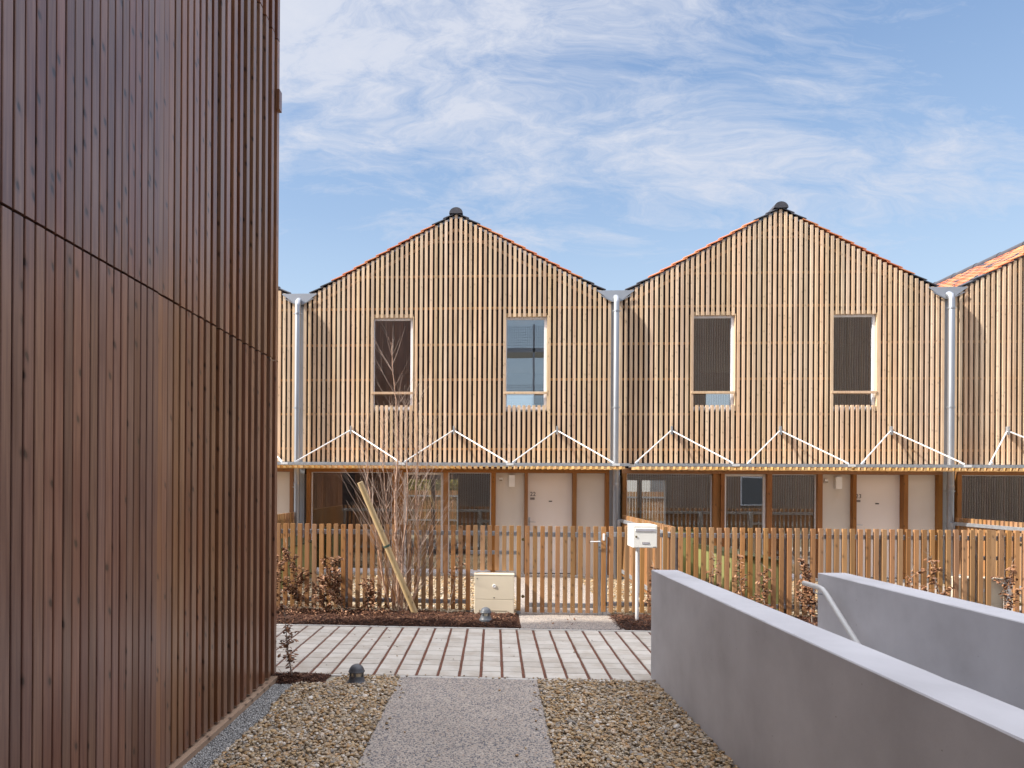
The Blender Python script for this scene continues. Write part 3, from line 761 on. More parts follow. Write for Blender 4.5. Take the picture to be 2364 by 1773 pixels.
# ------------------------------------------------------------------ the terraced houses
SL = .538   # roof slope
RZ = 7.525   # slat top line at the ridge
def roofz(x): return RZ - SL*abs(x)
WIN = [(-1.76, -.89), (1.02, 1.90)]
WZ0, WZ1 = 3.46, 5.385
def make_house(label, number):
    t = thing('terraced_house', label, 'house', (0, 14.2, 0), group='gabled timber terraced houses')
    # wall shell: dark membrane gable with window openings
    b = MB()
    yw0, yw1 = .095, .30
    def wall_col(xa, xb, za, zb=None):
        n = 1
        if zb is None:
            pts = [(xa, za), (xb, za)]
            pts += [(xb, roofz(xb)-.02)]
            if xa < 0 < xb: pts += [(0, RZ-.02)]
            pts += [(xa, roofz(xa)-.02)]
            b.poly_y(pts, yw0, yw1)
        else: b.box(xa, xb, yw0, yw1, za, zb)
    edges = [-3.2, WIN[0][0], WIN[0][1], WIN[1][0], WIN[1][1], 3.2]
    wall_col(edges[0], edges[1], 2.30); wall_col(edges[2], edges[3], 2.30); wall_col(edges[4], edges[5], 2.30)
    for w in WIN:
        b.box(w[0], w[1], yw0, yw1, 2.30, WZ0-.03)
        wall_col(w[0], w[1], WZ1+.03)
    wl = b.build('wall', M['membrane'], t); wl['label'] = 'dark weather membrane behind the slats'
    # body of the house
    b = MB()
    b.box(-3.2, -3.1, .30, 8.0, 0, 5.75); b.box(3.1, 3.2, .30, 8.0, 0, 5.75)       # party walls
    b.box(-3.1, 3.1, .14, 8.0, 2.45, 2.70)                                        # floor
    b.box(-3.1, 3.1, .30, 8.0, 5.45, 5.6)                                         # ceiling
    # back wall with patio opening
    bx0, bx1 = -1.98, -.33
    b.box(-3.1, bx0, 7.8, 8.0, .0, 2.45); b.box(bx1, 3.1, 7.8, 8.0, 0, 2.45); b.box(bx0, bx1, 7.8, 8.0, 2.06, 2.45)
    b.box(-3.1, .9, 7.8, 8.0, 2.70, 5.45); b.box(2.1, 3.1, 7.8, 8.0, 2.70, 5.45); b.box(.9, 2.1, 7.8, 8.0, 2.70, 3.5); b.box(.9, 2.1, 7.8, 8.0, 4.9, 5.45)
    b.box(.80, .88, .30, 4.5, 0, 2.45); b.box(1.0, 3.1, 4.4, 4.5, 0, 2.45)
    b.build('room_walls', M['interior'], t)
    b = MB(); b.poly_y([(-3.2, 5.76), (3.2, 5.76), (0, RZ-.03)], 7.9, 8.0); b.build('back_gable', M['party'], t)
    b = MB(); b.box(-3.1, 3.1, .12, 8.0, -.02, .035); b.build('room_floor', M['roomfloor'], t)
    b = MB(); b.box(-3.0, -1.35, 1.1, 1.7, .036, .90); b.build('kitchen_counter', M['counter'], t)
    b = MB(); b.box(-1.20, -1.08, 7.78, 7.95, .036, 2.06); b.build('patio_mullion', M['roomfloor'], t)
    # plinth
    b = MB(); b.box(-3.2, 3.2, -.06, .12, -.05, .045); b.build('plinth', M['kerb'], t, bevel=.004)
    # cladding slats
    b = MB(); n = 62; pitch = 6.36/n
    for k in range(n+1):
        xc = -3.18 + k*pitch; xa, xb = xc-.0288, xc+.0288
        e = random.uniform(-.002, .002); zt = roofz(xc) + random.uniform(-.004, .004) - .01
        segs = [(2.355, zt)]
        for w in WIN:
            if w[0]+.03 < xc < w[1]-.03: segs = [(2.355, 3.545), (WZ1-.005, zt)]
        for z0, z1 in segs:
            b.cbox(xa+e, xb+e, 0, .045, z0+random.uniform(-.004, .004), z1, .003)
    cl = b.build('cladding', M['clad'], t); cl['label'] = 'vertical pale timber slats'
    # horizontal battens
    b = MB()
    for z in (2.64, 3.37, 4.09, 4.82, 5.58, 6.25, 6.97):
        xl = min(3.18, (RZ-.06-z)/SL)
        spans = [(-xl, xl)]
        if WZ0-.1 < z < WZ1+.02:
            spans = [(-xl, WIN[0][0]-.018), (WIN[0][1]+.018, WIN[1][0]-.018), (WIN[1][1]+.018, xl)]
        for a, c in spans: b.box(a, c, .047, .09, z-.025, z+.02)
    for s in (-1, 1):
        b.beam((s*.02, .058, RZ-.32), (s*3.05, .058, roofz(3.05)-.32+.12), .022, .06, up=(0, 1, 0)) if False else b.beam((s*.02, .060, RZ-.30), (s*2.95, .060, roofz(2.95)-.22), .026, .055)
    b.build('battens', M['batten'], t)
    # upper windows
    for w in WIN:
        f = MB(); fy0, fy1 = .068, .13
        xa, xb = w
        f.box(xa, xa+.055, fy0, fy1, WZ0, WZ1); f.box(xb-.055, xb, fy0, fy1, WZ0, WZ1)
        f.box(xa+.055, xb-.055, fy0, fy1, WZ0, WZ0+.06); f.box(xa+.055, xb-.055, fy0, fy1, WZ1-.05, WZ1)
        wo = f.build('window', M['frame_white'], t, bevel=.004)
        p = MB(); p.box(xa+.056, xb-.056, fy0+.022, fy0+.028, WZ0+.061, WZ1-.051); p.build('pane', M['glass'], wo)
        rv = MB(); rv.box(xa-.016, xa-.002, .002, .092, WZ0-.03, WZ1+.02); rv.box(xb+.002, xb+.016, .002, .092, WZ0-.03, WZ1+.02); rv.box(xa-.002, xb+.002, .047, .093, WZ1+.001, WZ1+.075)
        rv.build('lining', M['reveal'], wo)
        r = MB(); r.box(xa-.001, xb+.001, -.012, .034, 3.778, 3.826); r.build('guard_rail', M['clad'], wo, bevel=.003)
        sl = MB(); sl.box(xa, xb, .06, .122, WZ0-.025, WZ0-.003); sl.build('sill', M['zinc'], wo)
    # ground floor timber frame
    gy0, gy1 = .0, .17; zt, zb = 2.145, .046
    hd = MB(); hd.box(-3.13, 3.19, gy0, gy1, zt, 2.25); hd.build('header_beam', M['framex'], t, bevel=.003)
    hd = MB(); hd.box(-3.2, 3.2, .172, .30, 2.10, 2.30); hd.build('lintel', M['membrane'], t)
    for pa, pb in ((-3.13, -3.045), (-1.31, -1.225), (-1.155, -1.075), (-.235, -.135), (.765, .860), (1.455, 1.525), (2.445, 2.525), (3.11, 3.19)):
        p = MB(); p.box(pa, pb, gy0, gy1, zb, zt-.001); p.build('post', M['frame'], t, bevel=.003)
    p = MB(); p.box(-1.224, -1.156, .04, .13, zb, zt-.001); p.build('post', M['frame'], t)
    # big fixed light, patio door, narrow fixed light
    for nm, xa, xb, fw in (('window', -3.044, -1.311, .022), ('patio_door', -1.074, -.236, .052), ('window', -.134, .764, .022)):
        fb = MB(); fy0, fy1 = .08, .14
        fb.box(xa, xa+fw, fy0, fy1, zb, zt-.002); fb.box(xb-fw, xb, fy0, fy1, zb, zt-.002)
        fb.box(xa+fw, xb-fw, fy0, fy1, zb, zb+.07); fb.box(xa+fw, xb-fw, fy0, fy1, zt-.002-(.045 if fw > .04 else .012), zt-.002)
        wo = fb.build(nm, M['frame_white'], t, bevel=.003)
        p = MB(); p.box(xa+fw+.001, xb-fw-.001, fy0+.02, fy0+.026, zb+.071, zt-.048 if fw > .04 else zt-.015); p.build('pane', M['glass'], wo)
    for xa, xb in ((.861, 1.454), (2.526, 3.109)):
        p = MB(); p.box(xa, xb, .115, .165, zb, zt-.002); p.build('panel', M['panel'], t)
    dm = MB(); dm.box(1.526, 2.444, .15, .19, zb+.012, zt-.002); d = dm.build('door', M['door'], t, bevel=.002)
    q = MB(); q.box(1.60, 2.36, .143, .149, zb+.013, zb+.028); q.build('weather_bar', M['frame_white'], d)
    q = MB(); q.box(1.965, 2.035, .144, .149, 1.545, 1.568); q.build('spyhole', M['black'], d)
    q = MB(); q.box(1.578, 1.672, .144, .149, 1.585, 1.632); q.build('name_plate', M['plate'], d)
    q = MB(); q.box(1.545, 1.583, .144, .149, .95, 1.22); hp = q.build('handle', M['steel'], d, bevel=.002)
    q = MB(); q.tube([(1.565, .145, 1.125), (1.565, .10, 1.125), (1.575, .092, 1.125), (1.69, .092, 1.123)], .008, 10); q.build('lever', M['steel'], hp, smooth=50)
    text_mesh(number, .122, (1.574, .1475, 1.665), (PI/2, 0, 0), M['black'], 'house_number', d)
    q = MB(); q.box(1.13, 1.255, .03, .114, 1.85, 2.10); q.build('wall_lamp', M['white'], t, bevel=.008)
    q = MB(); q.box(.93, 1.0, .07, .114, 1.975, 2.045); db = q.build('intercom', M['white'], t, bevel=.006)
    q = MB(); q.box(.935, .995, .065, .0695, 1.98, 2.0); q.build('button', M['brass'], db)
    # roof
    rf = MB(); off = .015
    for s in (-1, 1):
        q0 = RZ-.03; rf.poly_y([(0, q0), (s*3.19, q0-SL*3.19), (s*3.19, RZ-SL*3.19+off), (0, RZ+off)] if s > 0 else [(0, q0), (0, RZ+off), (s*3.19, RZ-SL*3.19+off), (s*3.19, q0-SL*3.19)], .10, 8.1)
    roof = rf.build('roof', M['zinc'], t)
    tl = MB(); th = math.atan(SL); ct, st = math.cos(th), math.sin(th)
    rows = 13; ex = 3.06/rows; wid = .21
    for s in (-1, 1):
        for r_ in range(rows):
            xh = ex*r_ - .03; xl = ex*(r_+1) + .035
            for c in range(38):
                y0 = -.012 + c*wid
                tl.cm = 1 if (c == 0 and (r_ < 2 or r_ >= rows-2)) else (2 if c == 0 else 0)
                prof = [(0, .000), (.03, .014), (.075, .022), (.115, .012), (.135, .0), (.19, .0), (.215, .004)]
                lo_up, hi_up = .045, .012
                top = []; bot = []
                for (py, pz) in prof:
                    for (x, u) in ((max(xh, 0), hi_up), (xl, lo_up)):
                        zz = RZ+off - SL*x + u/ct*1.0 + pz
                        top.append((s*x, y0+py, zz)); bot.append((s*x, y0+py, zz-.02))
                npf = len(prof); vs = top+bot; o2 = len(top); fs = []
                for i in range(npf-1):
                    a, b_, c_, d_ = 2*i, 2*i+1, 2*i+3, 2*i+2
                    fs += [(a, b_, c_, d_), (a+o2, d_+o2, c_+o2, b_+o2), (b_, b_+o2, c_+o2, c_), (a, d_, d_+o2, a+o2)]
                fs += [(0, o2, o2+1, 1), (2*npf-2, 2*npf-1, o2+2*npf-1, o2+2*npf-2)]
                tl.add(vs, fs)
    tl.build('roof_tiles', [M['tile'], M['tiledark'], M['tileedge']], roof)
    rg = MB(); zc = RZ+.040
    for k in range(20):
        y0 = -.03 + k*.41; y1 = y0+.43; r = .121 if k % 2 else .127
        for (ya_, rr_) in ((y0, r), (y1, r-.004)):
            pass
        n = 12; base = len(rg.v)
        for (ya_, rr_) in ((y0, r), (y1, r-.006)):
            for q_ in range(n+1):
                a = PI*q_/n; rg.v.append((rr_*1.12*math.cos(a), ya_, zc-.03+rr_*math.sin(a)))
        for q_ in range(n): rg.f.append((base+q_, base+q_+1, base+n+2+q_, base+n+1+q_)); rg.m.append(0)
        rg.f.append(tuple(base+q_ for q_ in range(n+1))[::-1]); rg.m.append(0)
        rg.f.append(tuple(base+n+1+q_ for q_ in range(n+1))); rg.m.append(0)
    rg.build('ridge_tiles', M['tiledark'], roof, smooth=40)
    for s in (-1, 1):
        fz = MB(); fz.beam((s*.03, .072, RZ-.025), (s*3.2, .072, roofz(3.2)-.025), .02, .05)
        fz.build('flashing', M['pipe'], roof)
    return t
h1 = make_house('timber slatted gable house behind the bare birch, door numbered 22', '22')
h1.location = (-.82, 14.2, 0)
def set_house(o, x, label, number):
    o.location = (x, 14.2, 0); o['label'] = label
    for ch in o.children:
        if ch.name.startswith('door'):
            for g in list(ch.children):
                if g.name.startswith('house_number'): bpy.data.objects.remove(g)
            text_mesh(number, .122, (1.574, .1475, 1.665), (PI/2, 0, 0), M['black'], 'house_number', ch)
h2 = copy_tree(h1); set_house(h2, 5.77, 'second timber slatted gable house, right of centre, door number ending in 3', '23')
h3 = copy_tree(h1); set_house(h3, 12.37, 'timber gable house cut by the right edge, its tiled roof slope showing', '24')
h0 = copy_tree(h1); set_house(h0, -7.42, 'timber gable house mostly hidden behind the near timber building', '21')

# ------------------------------------------------------------------ downpipes with valley ends
def downpipe(x, label):
    o = thing('downpipe', label, 'downpipe', (x, 14.08, 0), group='galvanised downpipes between the houses')
    b = MB(); b.tube([(0, 0, 0), (0, 0, 5.62), (0, .02, 5.70), (0, .10, 5.755)], .060, 24); b.build('pipe', M['pipe'], o, smooth=40)
    for z in (5.45, 3.486, 1.822):
        b = MB(); b.lathe([(.062, z-.02), (.069, z-.018), (.069, z+.012), (.062, z+.014)], n=24); b.tube([(-.092, 0, z), (.092, 0, z)], .007, 8); b.tube([(0, .06, z), (0, .17, z)], .007, 8)
        b.build('clamp', M['pipe'], o, smooth=40)
    b = MB(); b.lathe([(.062, 1.86), (.066, 1.862), (.066, 1.93), (.062, 1.935)], n=24); b.build('sleeve', M['pipe'], o, smooth=40)
    b = MB(); b.box(-.115+.0, .115, .175, .195, .0, 5.66); b.build('backing_sheet', M['zinc'], o)
    b = MB(); b.poly_y([(-.37, 5.885), (-.06, 5.66), (.06, 5.66), (.37, 5.885), (.37, 5.90), (-.37, 5.90)], .105, .115)
    b.build('gutter_end', M['zinc'], o)
    for s in (-1, 1):
        b = MB(); b.beam((s*.07, .09, 5.665), (s*.30, .09, 5.79), .02, .02); b.build('flashing', M['pipe'], o)
    b = MB(); b.poly_y([(-.37, 5.90), (-.06, 5.675), (.06, 5.675), (.37, 5.90), (.35, 5.905), (.05, 5.69), (-.05, 5.69), (-.35, 5.905)], .116, 8.1); b.build('valley_gutter', M['zinc'], o)
    b = MB(); b.box(-.12, .12, .30, 8.1, 0, 5.6); b.build('party_wall', M['party'], o)
downpipe(-4.12, 'galvanised downpipe beside the near timber building, left of house 22')
downpipe(2.475, 'galvanised downpipe at the centre, between house 22 and the next house')
downpipe(9.03, 'galvanised downpipe on the right, below the tiled roof slope')

# ------------------------------------------------------------------ slatted canopies
def canopy(x0, x1, apexes, feet, label):
    o = thing('slatted_canopy', label, 'canopy', (x0, 13.32, 2.2), group='slatted canopies over the front doors')
    b = MB(); n = int((x1-x0)/.1145)
    for k in range(n+1):
        x = k*.1145; e = random.uniform(-.002, .002)
        b.add(*rot_bar(x+e, .054, .0, .868, .012, .065))
    b.build('slats', M['fencey'], o)
    b = MB(); b.box(-.10, x1-x0+.05, -.004, .03, .0665, .122); b.build('front_angle', M['steel'], o, bevel=.002)
    b = MB(); b.box(-.05, x1-x0, .42, .45, .0665, .10); b.build('middle_bar', M['steel'], o)
    b = MB(); b.box(-.05, x1-x0, .80, .868, .0665, .135); b.build('wall_angle', M['steel'], o)
    for (a, (fa, fb)) in zip(apexes, feet):
        st = MB()
        for f in (fa, fb):
            st.tube([(a-x0 + (.02 if f > a else -.02), .83, 3.01-2.2), (f-x0, .015, 2.335-2.2)], .0138, 12)
        s = st.build('stay', M['stay'], o, smooth=50)
        st = MB(); st.box(a-x0-.014, a-x0+.014, .80, .87, 2.94-2.2, 3.11-2.2); st.build('wall_bracket', M['steel'], s)
        for f, sgn in ((fa, 1), (fb, -1)):
            st = MB(); st.beam((f-x0, .012, 2.325-2.2), (f-x0+sgn*.07, .03, 2.325-2.2+.045), .012, .03); st.build('foot', M['stay'], s)
    # splice plates on the front angle
    for (fa, fb) in feet:
        st = MB(); st.box(fb-x0-.02, fb-x0+.12, -.009, -.0045, .075, .118); st.build('splice_plate', M['stay'], o)
    return o
def rot_bar(x, w, y0, y1, z0, z1):
    return ([(x,y0,z0),(x+w,y0,z0),(x+w,y1,z0),(x,y1,z0),(x,y0,z1),(x+w,y0,z1),(x+w,y1,z1),(x,y1,z1)],
            [(0,3,2,1),(4,5,6,7),(0,1,5,4),(1,2,6,5),(2,3,7,6),(3,0,4,7)])
canopy(-9.9, 2.56, [-5.16, -3.0, -.84, 1.29], [(-6.1, -4.2), (-3.92, -1.86), (-1.76, .26), (.36, 2.30)], 'slatted canopy with white stays over the door numbered 22')
canopy(2.80, 15.9, [3.61, 5.77, 7.93, 10.16], [(2.72, 4.56), (4.83, 6.70), (6.93, 8.80), (9.25, 11.1)], 'slatted canopy with white stays across the right hand houses')
b = MB()

# ------------------------------------------------------------------ birch and stake
def grow(b, bt, p, d, length, rad, depth, seg=.12, up=.10, wob=.10, minr=.0011, twig_every=.10):
    pts = [p.copy()]; rads = [rad]; n = max(2, int(length/seg)); kids = []
    for i in range(n):
        d = (d + Vector((random.gauss(0, wob), random.gauss(0, wob), 0))*.35 + Vector((0, 0, up*.35))).normalized()
        p = p + d*seg; r = max(minr, rad*(1-(i+1)/n*.85)); pts.append(p.copy()); rads.append(r)
        kids.append((p.copy(), d.copy(), r, (i+1)/n))
    (b if depth == 0 else bt).tube(pts, rads, 7 if depth == 0 else (4 if depth == 1 else 3), cap=False)
    return kids
def birch():
    o = thing('birch_tree', 'leafless young multi-stemmed birch standing in the mulch before the fence', 'tree', (-1.36, 9.95, .03))
    random.seed(21)
    b = MB(); bt = MB()
    stems = [  # base offset, control points as offsets (x, y, z), radius
        ([(-.16,.02,0),(-.28,0,.6),(-.40,-.02,1.35),(-.50,0,2.0),(-.52,0,2.9)], .014),
        ([(-.02,0,0),(-.05,0,.8),(-.08,0,1.6),(-.05,.02,2.4),(-.10,0,3.2),(-.16,0,3.95)], .020),
        ([(.13,0,0),(.24,0,.35),(.27,0,.9),(.22,0,1.7),(.24,.02,2.4),(.22,.04,3.3)], .020),
        ([(.03,-.02,0),(.03,-.06,.8),(.10,-.05,1.6),(.07,-.03,2.6),(.05,0,3.1)], .012),
        ([(-.1,.03,0),(-.2,.04,.7),(-.22,.05,1.5),(-.28,.06,2.3),(-.25,.02,2.9)], .010),
        ([(.06,.05,0),(.16,.08,.8),(.34,.08,1.7),(.45,.05,2.6)], .010),
    ]
    for pts, r in stems:
        P = [Vector(q) for q in pts]; fine = []
        for i in range(len(P)-1):
            p0 = P[max(i-1,0)]; p1 = P[i]; p2 = P[i+1]; p3 = P[min(i+2, len(P)-1)]
            for k in range(8):
                t = k/8
                q = .5*((2*p1)+(-p0+p2)*t+(2*p0-5*p1+4*p2-p3)*t*t+(-p0+3*p1-3*p2+p3)*t**3)
                fine.append(q + Vector((random.gauss(0,.006), random.gauss(0,.006), 0)))
        fine.append(P[-1]); n = len(fine)
        b.tube(fine, [max(.0024, 1.3*r*(1-.9*i/n)) for i in range(n)], 8, cap=False)
        for i in range(2, n-1):
            f = i/n
            if random.random() < .93:
                for _ in range(2 if random.random() < .45 else 1):
                    a = random.uniform(0, 2*PI); tilt = random.uniform(.40, .85)
                    d = Vector((math.cos(a)*tilt, math.sin(a)*tilt*.8, 1)).normalized()
                    ln = random.uniform(.4, 1.15)*(1.15-.6*f)
                    kids = grow(b, bt, fine[i], d, ln, .0048*(1.1-.5*f), 1, seg=.09, up=.16)
                    for kp, kd, kr, kf in kids:
                        if random.random() < .30:
                            a2 = random.uniform(0, 2*PI)
                            d2 = (kd + Vector((math.cos(a2), math.sin(a2), .25))*.55).normalized()
                            grow(b, bt, kp, d2, random.uniform(.12, .34), max(.0013, kr*.6), 2, seg=.07, up=.15)
    # basal whips
    for k in range(24):
        a = random.uniform(0, 2*PI); p = Vector((random.gauss(0,.10), random.gauss(0,.05), 0))
        d = Vector((math.cos(a)*.28, math.sin(a)*.2, 1)).normalized()
        kids = grow(b, bt, p, d, random.uniform(.6, 1.7), .0042, 1, seg=.10, up=.02, wob=.13)
        for kp, kd, kr, kf in kids:
            if random.random() < .22:
                a2 = random.uniform(0, 2*PI); grow(b, bt, kp, (kd+Vector((math.cos(a2), math.sin(a2), .2))*.5).normalized(), random.uniform(.1, .3), .0015, 2, seg=.07)
    # side-sweeping long shoots at mid height
    for (x, z, s) in ((-.36, 1.1, -1), (-.38, 1.3, -1), (-.3, .95, -1), (-.42, 1.5, -1), (-.2, 1.5, -1), (.26, .9, 1), (.28, 1.2, 1), (.25, 1.5, 1), (.25, .7, 1), (.24, 1.8, 1)):
        kids = grow(b, bt, Vector((x, 0, z)), Vector((s*.62, random.uniform(-.2,.2), 1)).normalized(), random.uniform(.8, 1.15), .0045, 1, seg=.1, up=.05)
        for kp, kd, kr, kf in kids:
            if random.random() < .35: grow(b, bt, kp, (kd+Vector((s*.5, 0, .1))).normalized(), .25, .0016, 2, seg=.07)
    b.build('trunk', M['bark'], o, smooth=60)
    bt.build('twigs', M['twig'], o)
    # a few clinging dry leaves
    lf = MB()
    for k in range(45):
        z = random.uniform(.7, 2.1); x = random.choice([-.36, -.06, .0, .24]) + random.gauss(0, .05)
        leaf(lf, Vector((x, random.gauss(0, .05), z)), .022)
    lf.build('leaves', M['leaf'], o)
def leaf(b, p, s, droop=.5):
    a = random.uniform(0, 2*PI); u = Vector((math.cos(a), math.sin(a), random.uniform(-.9, .5))).normalized()
    w = u.cross(Vector((random.gauss(0,.5), random.gauss(0,.5), 1))).normalized(); nrm = u.cross(w)
    L_ = s*random.uniform(.7, 1.3)*1.5; W_ = L_*random.uniform(.22, .36); cv = random.uniform(.1, .5)*L_
    pts = [p, p+u*L_*.35+w*W_+nrm*cv*.5, p+u*L_*.75+w*W_*.8+nrm*cv*.6, p+u*L_+nrm*cv*.3, p+u*L_*.75-w*W_*.8+nrm*cv*.6, p+u*L_*.35-w*W_+nrm*cv*.5, p+u*L_*.4, p+u*L_*.75+nrm*cv*.1]
    b.add(pts, [(0,1,6),(1,2,7,6),(2,3,7),(0,6,5),(6,7,4,5),(7,3,4)])
birch()
random.seed(90); lt = MB()
for k in range(60):
    lyy = 9.0 - abs(random.gauss(0, .9)); lt_p = Vector((random.uniform(-2.6, 1.5), max(6.7, lyy), .010))
    leaf(lt, lt_p, .014)
for k in range(70):
    leaf(lt, Vector((random.uniform(-3.0, 3.0), random.uniform(9.1, 9.9), .06)), .022)
for k in range(520):
    leaf(lt, Vector((random.uniform(-3.5, -1.5), random.uniform(9.45, 9.95), .055 + abs(random.gauss(0, .05)))), .026)
for k in range(160):
    leaf(lt, Vector((random.uniform(3.0, 7.0), random.uniform(9.4, 9.95), .055 + abs(random.gauss(0, .05)))), .026)
o_ = lt.build('leaf_litter', M['leaf']); tag(o_, 'scattered dry leaves on the pale paving and mulch', 'leaves', kind='stuff')
st_ = thing('tree_stake', 'thick pale wooden stake leaning left against the birch', 'stake', (-1.075, 9.86, 0))
b = MB(); dv = Vector((-.82, -.28, 2.02)); 
pts = [Vector((0,0,-.1)) + dv*(i/14)*1.0 for i in range(15)]
b.tube(pts, [.047 - .006*i/14 + random.uniform(-.0008,.0008) for i in range(15)], 20); b.build('pole', M['stake'], st_, smooth=50)
b = MB(); q = Vector((0,0,-.1)) + dv*.55; b.tube([q-dv.normalized()*.015, q+dv.normalized()*.015], .047, 16); b.build('tie', M['rope'], st_, smooth=50)

# ------------------------------------------------------------------ beech shrubs
def shrub(x, y, z, hgt, label, leaves, spread=.22, lean=0, seed=0, lsize=.03, group='young beech shrubs with dry leaves along the fence'):
    random.seed(seed*31+5)
    o = thing('beech_shrub', label, 'shrub', (x, y, z), group=group)
    b = MB(); bt = MB(); lf = MB(); ends = []
    d0 = Vector((lean, random.gauss(0, .05), 1)).normalized()
    kids = grow(b, bt, Vector((0,0,-.03)), d0, hgt, .0085, 0, seg=.07, up=.02, wob=.16, minr=.0018)
    for (kp, kd, kr, kf) in kids:
        if kf > .12:
            for _ in range(random.choice([1, 1, 2])):
                a = random.uniform(0, 2*PI); t = random.uniform(.6, 1.3)
                d = Vector((math.cos(a)*t, math.sin(a)*t, .8)).normalized()
                sub = grow(b, bt, kp, d, random.uniform(.4, 1)*spread*(1.35-kf), .0032, 1, seg=.045, up=.05, wob=.22, minr=.0012)
                ends += [s_[0] for s_ in sub]
        if kf > .1: ends.append(kp)
    for k in range(int(leaves*1.4)):
        p = random.choice(ends)
        if p.z > hgt*.88: continue
        leaf(lf, p + Vector((random.gauss(0,.012), random.gauss(0,.012), random.gauss(0,.012))), lsize)
    b.build('stem', M['stem'], o, smooth=60); bt.build('twigs', M['stem'], o); lf.build('leaves', M['leaf'], o)
    return o
shr = [
 (-3.20, 9.72, .95, 420, .44, 'leafy brown beech shrub right beside the near timber building edge'),
 (-2.83, 9.78, 1.05, 520, .46, 'brown beech shrub with two bare shoots, second from the near timber building'),
 (-2.45, 9.70, .62, 360, .40, 'low brown beech shrub before the left fence, third from the timber building'),
 (-2.16, 9.76, .90, 560, .48, 'fullest beech shrub on a pale stem before the left picket fence'),
 (-1.80, 9.80, .58, 230, .36, 'sparse low beech shrub just left of the birch'),
 (-.66, 9.88, .92, 45, .16, 'thin leaning beech whip between birch and cream cabinet'),
 (2.24, 9.80, .80, 130, .24, 'beech shrub poking out between the letterbox and the concrete wall end'),
 (3.02, 9.80, .95, 90, .22, 'sparse beech shrub before the olive green storage box'),
 (3.52, 9.80, 1.0, 120, .22, 'pale stemmed beech shrub at the right end of the storage box'),
 (3.78, 9.72, .80, 150, .24, 'dark beech shrub between storage box and the leafiest right hand shrub'),
 (4.36, 9.62, .98, 520, .34, 'leafiest beech shrub just left of the second concrete wall'),
 (5.66, 9.76, .86, 70, .18, 'beech whip before the second door, behind the concrete wall'),
 (6.14, 9.72, 1.0, 200, .30, 'beech shrub with bare top shoots behind the concrete wall'),
 (6.93, 9.66, .95, 200, .30, 'beech shrub in front of the right hand cream cabinet'),
]
for i, (x, y, hh, lv, sp_, lab) in enumerate(shr):
    shrub(x, y, .04, hh, lab, lv, sp_, lean=.28 if i == 5 else random.uniform(-.06, .06), seed=i+3, lsize=.031)
shrub(-1.93, 6.50, .03, .80, 'small leafy beech sapling in mulch at the corner of the timber building', 150, .22, lean=-.12, seed=77, lsize=.030, group=None)

# ------------------------------------------------------------------ beyond the houses (seen through the rooms)
bf = thing('back_fence', 'tall brown slatted fence seen through the glass of the rooms', 'fence', (0, 26.0, 0))
b = MB(); 
for k in range(300):
    x = -14 + k*.105; b.box(x, x+.085, 0, .025, .05, 1.66)
b.build('boards', M['fence'], bf)
for z in (.5, 1.42):
    b = MB(); b.box(-14, 17.5, -.045, -.004, z, z+.06); b.build('rail', M['steel'], bf)
for k in range(16):
    b = MB(); b.box(-14+k*2.1, -14+k*2.1+.07, -.11, -.046, 0, 1.5); b.build('post', M['steel'], bf)
hg = thing('ivy_bank', 'yellow green ivy bank beyond the back fence', 'hedge', (-3, 28, 0))
lf = MB(); random.seed(4)
for k in range(5200):
    x = random.uniform(-9, 8); z = random.uniform(1.0, 2.9); y = random.uniform(0, .8)+.5*math.sin(x*2)
    leaf(lf, Vector((x, y, z)), .07)
lf.build('leaves', M['hedge'], hg)
b = MB(); b.box(-9, 8, .9, 1.5, -.03, 2.7); b.build('bank', plain('bank_earth', (.10, .10, .03), rough=.9, var=.4, scale=6, bump=1, bscale=8), hg)
fh = thing('rendered_house', 'pale rendered house far beyond the gardens', 'house', (9, 40, 0))
b = MB(); b.box(-5, 6, 0, 8, 0, 5.2); b.build('wall', M['housewall'], fh)
b = MB(); b.poly_y([(-5.3, 5.2), (6.3, 5.2), (.5, 7.0)], -.3, 8.3); b.build('roof', M['tile'], fh)
for x in (-3, 0, 3):
    b = MB(); b.box(x, x+1, -.03, .02, 1, 2.3); b.build('window', M['lamp2'], fh)

# ------------------------------------------------------------------ building behind the viewpoint (mirrored in the panes)
def rear_block(x0, x1, h, label):
    o = thing('rear_building', label, 'building', (x0, -5.6, 0), group='buildings behind the viewpoint')
    w = x1-x0
    b = MB(); b.box(0, w, -6, -.05, -.03, h); b.build('wall', M['panel'], o)
    b = MB()
    k = 0
    while k*.115 < w-.06:
        b.box(k*.115, k*.115+.062, -.048, 0, .2, h); k += 1
    b.build('cladding', M['rear'], o)
    for i in range(int(w/3)):
        for lv in (0, 1, 2):
            if 2.9*lv+2.5 > h or (i+lv*2) % 5 != 2: continue
            b = MB(); b.box(i*3+.84, i*3+2.06, .001, .05, 2.9*lv+.94, 2.9*lv+2.36); f = b.build('window', M['frame_white'], o)
            b = MB(); b.box(i*3+.9, i*3+2.0, .052, .06, 2.9*lv+1.0, 2.9*lv+2.3); b.build('pane', M['lamp2'], f)
rear_block(-16, .2, 12, 'slatted rear building opposite the birch, seen only mirrored in glass')
rear_block(5.2, 40, 12, 'slatted rear building opposite the right houses, seen only mirrored in glass')
sc_ = thing('steel_staircase', 'open steel staircase with mesh sides, seen only mirrored in glass', 'staircase', (.3, -7.2, 0))
b = MB()
for lv in (1, 2, 3): b.box(0, 4.8, 0, 1.6, lv*2.9-.2, lv*2.9)
b.build('landing', M['zinc'], sc_)
for xx in (0, 1.6, 3.2, 4.7):
    b = MB(); b.box(xx, xx+.1, 1.5, 1.6, 0, 9.9); b.build('column', M['zinc'], sc_)
b = MB()
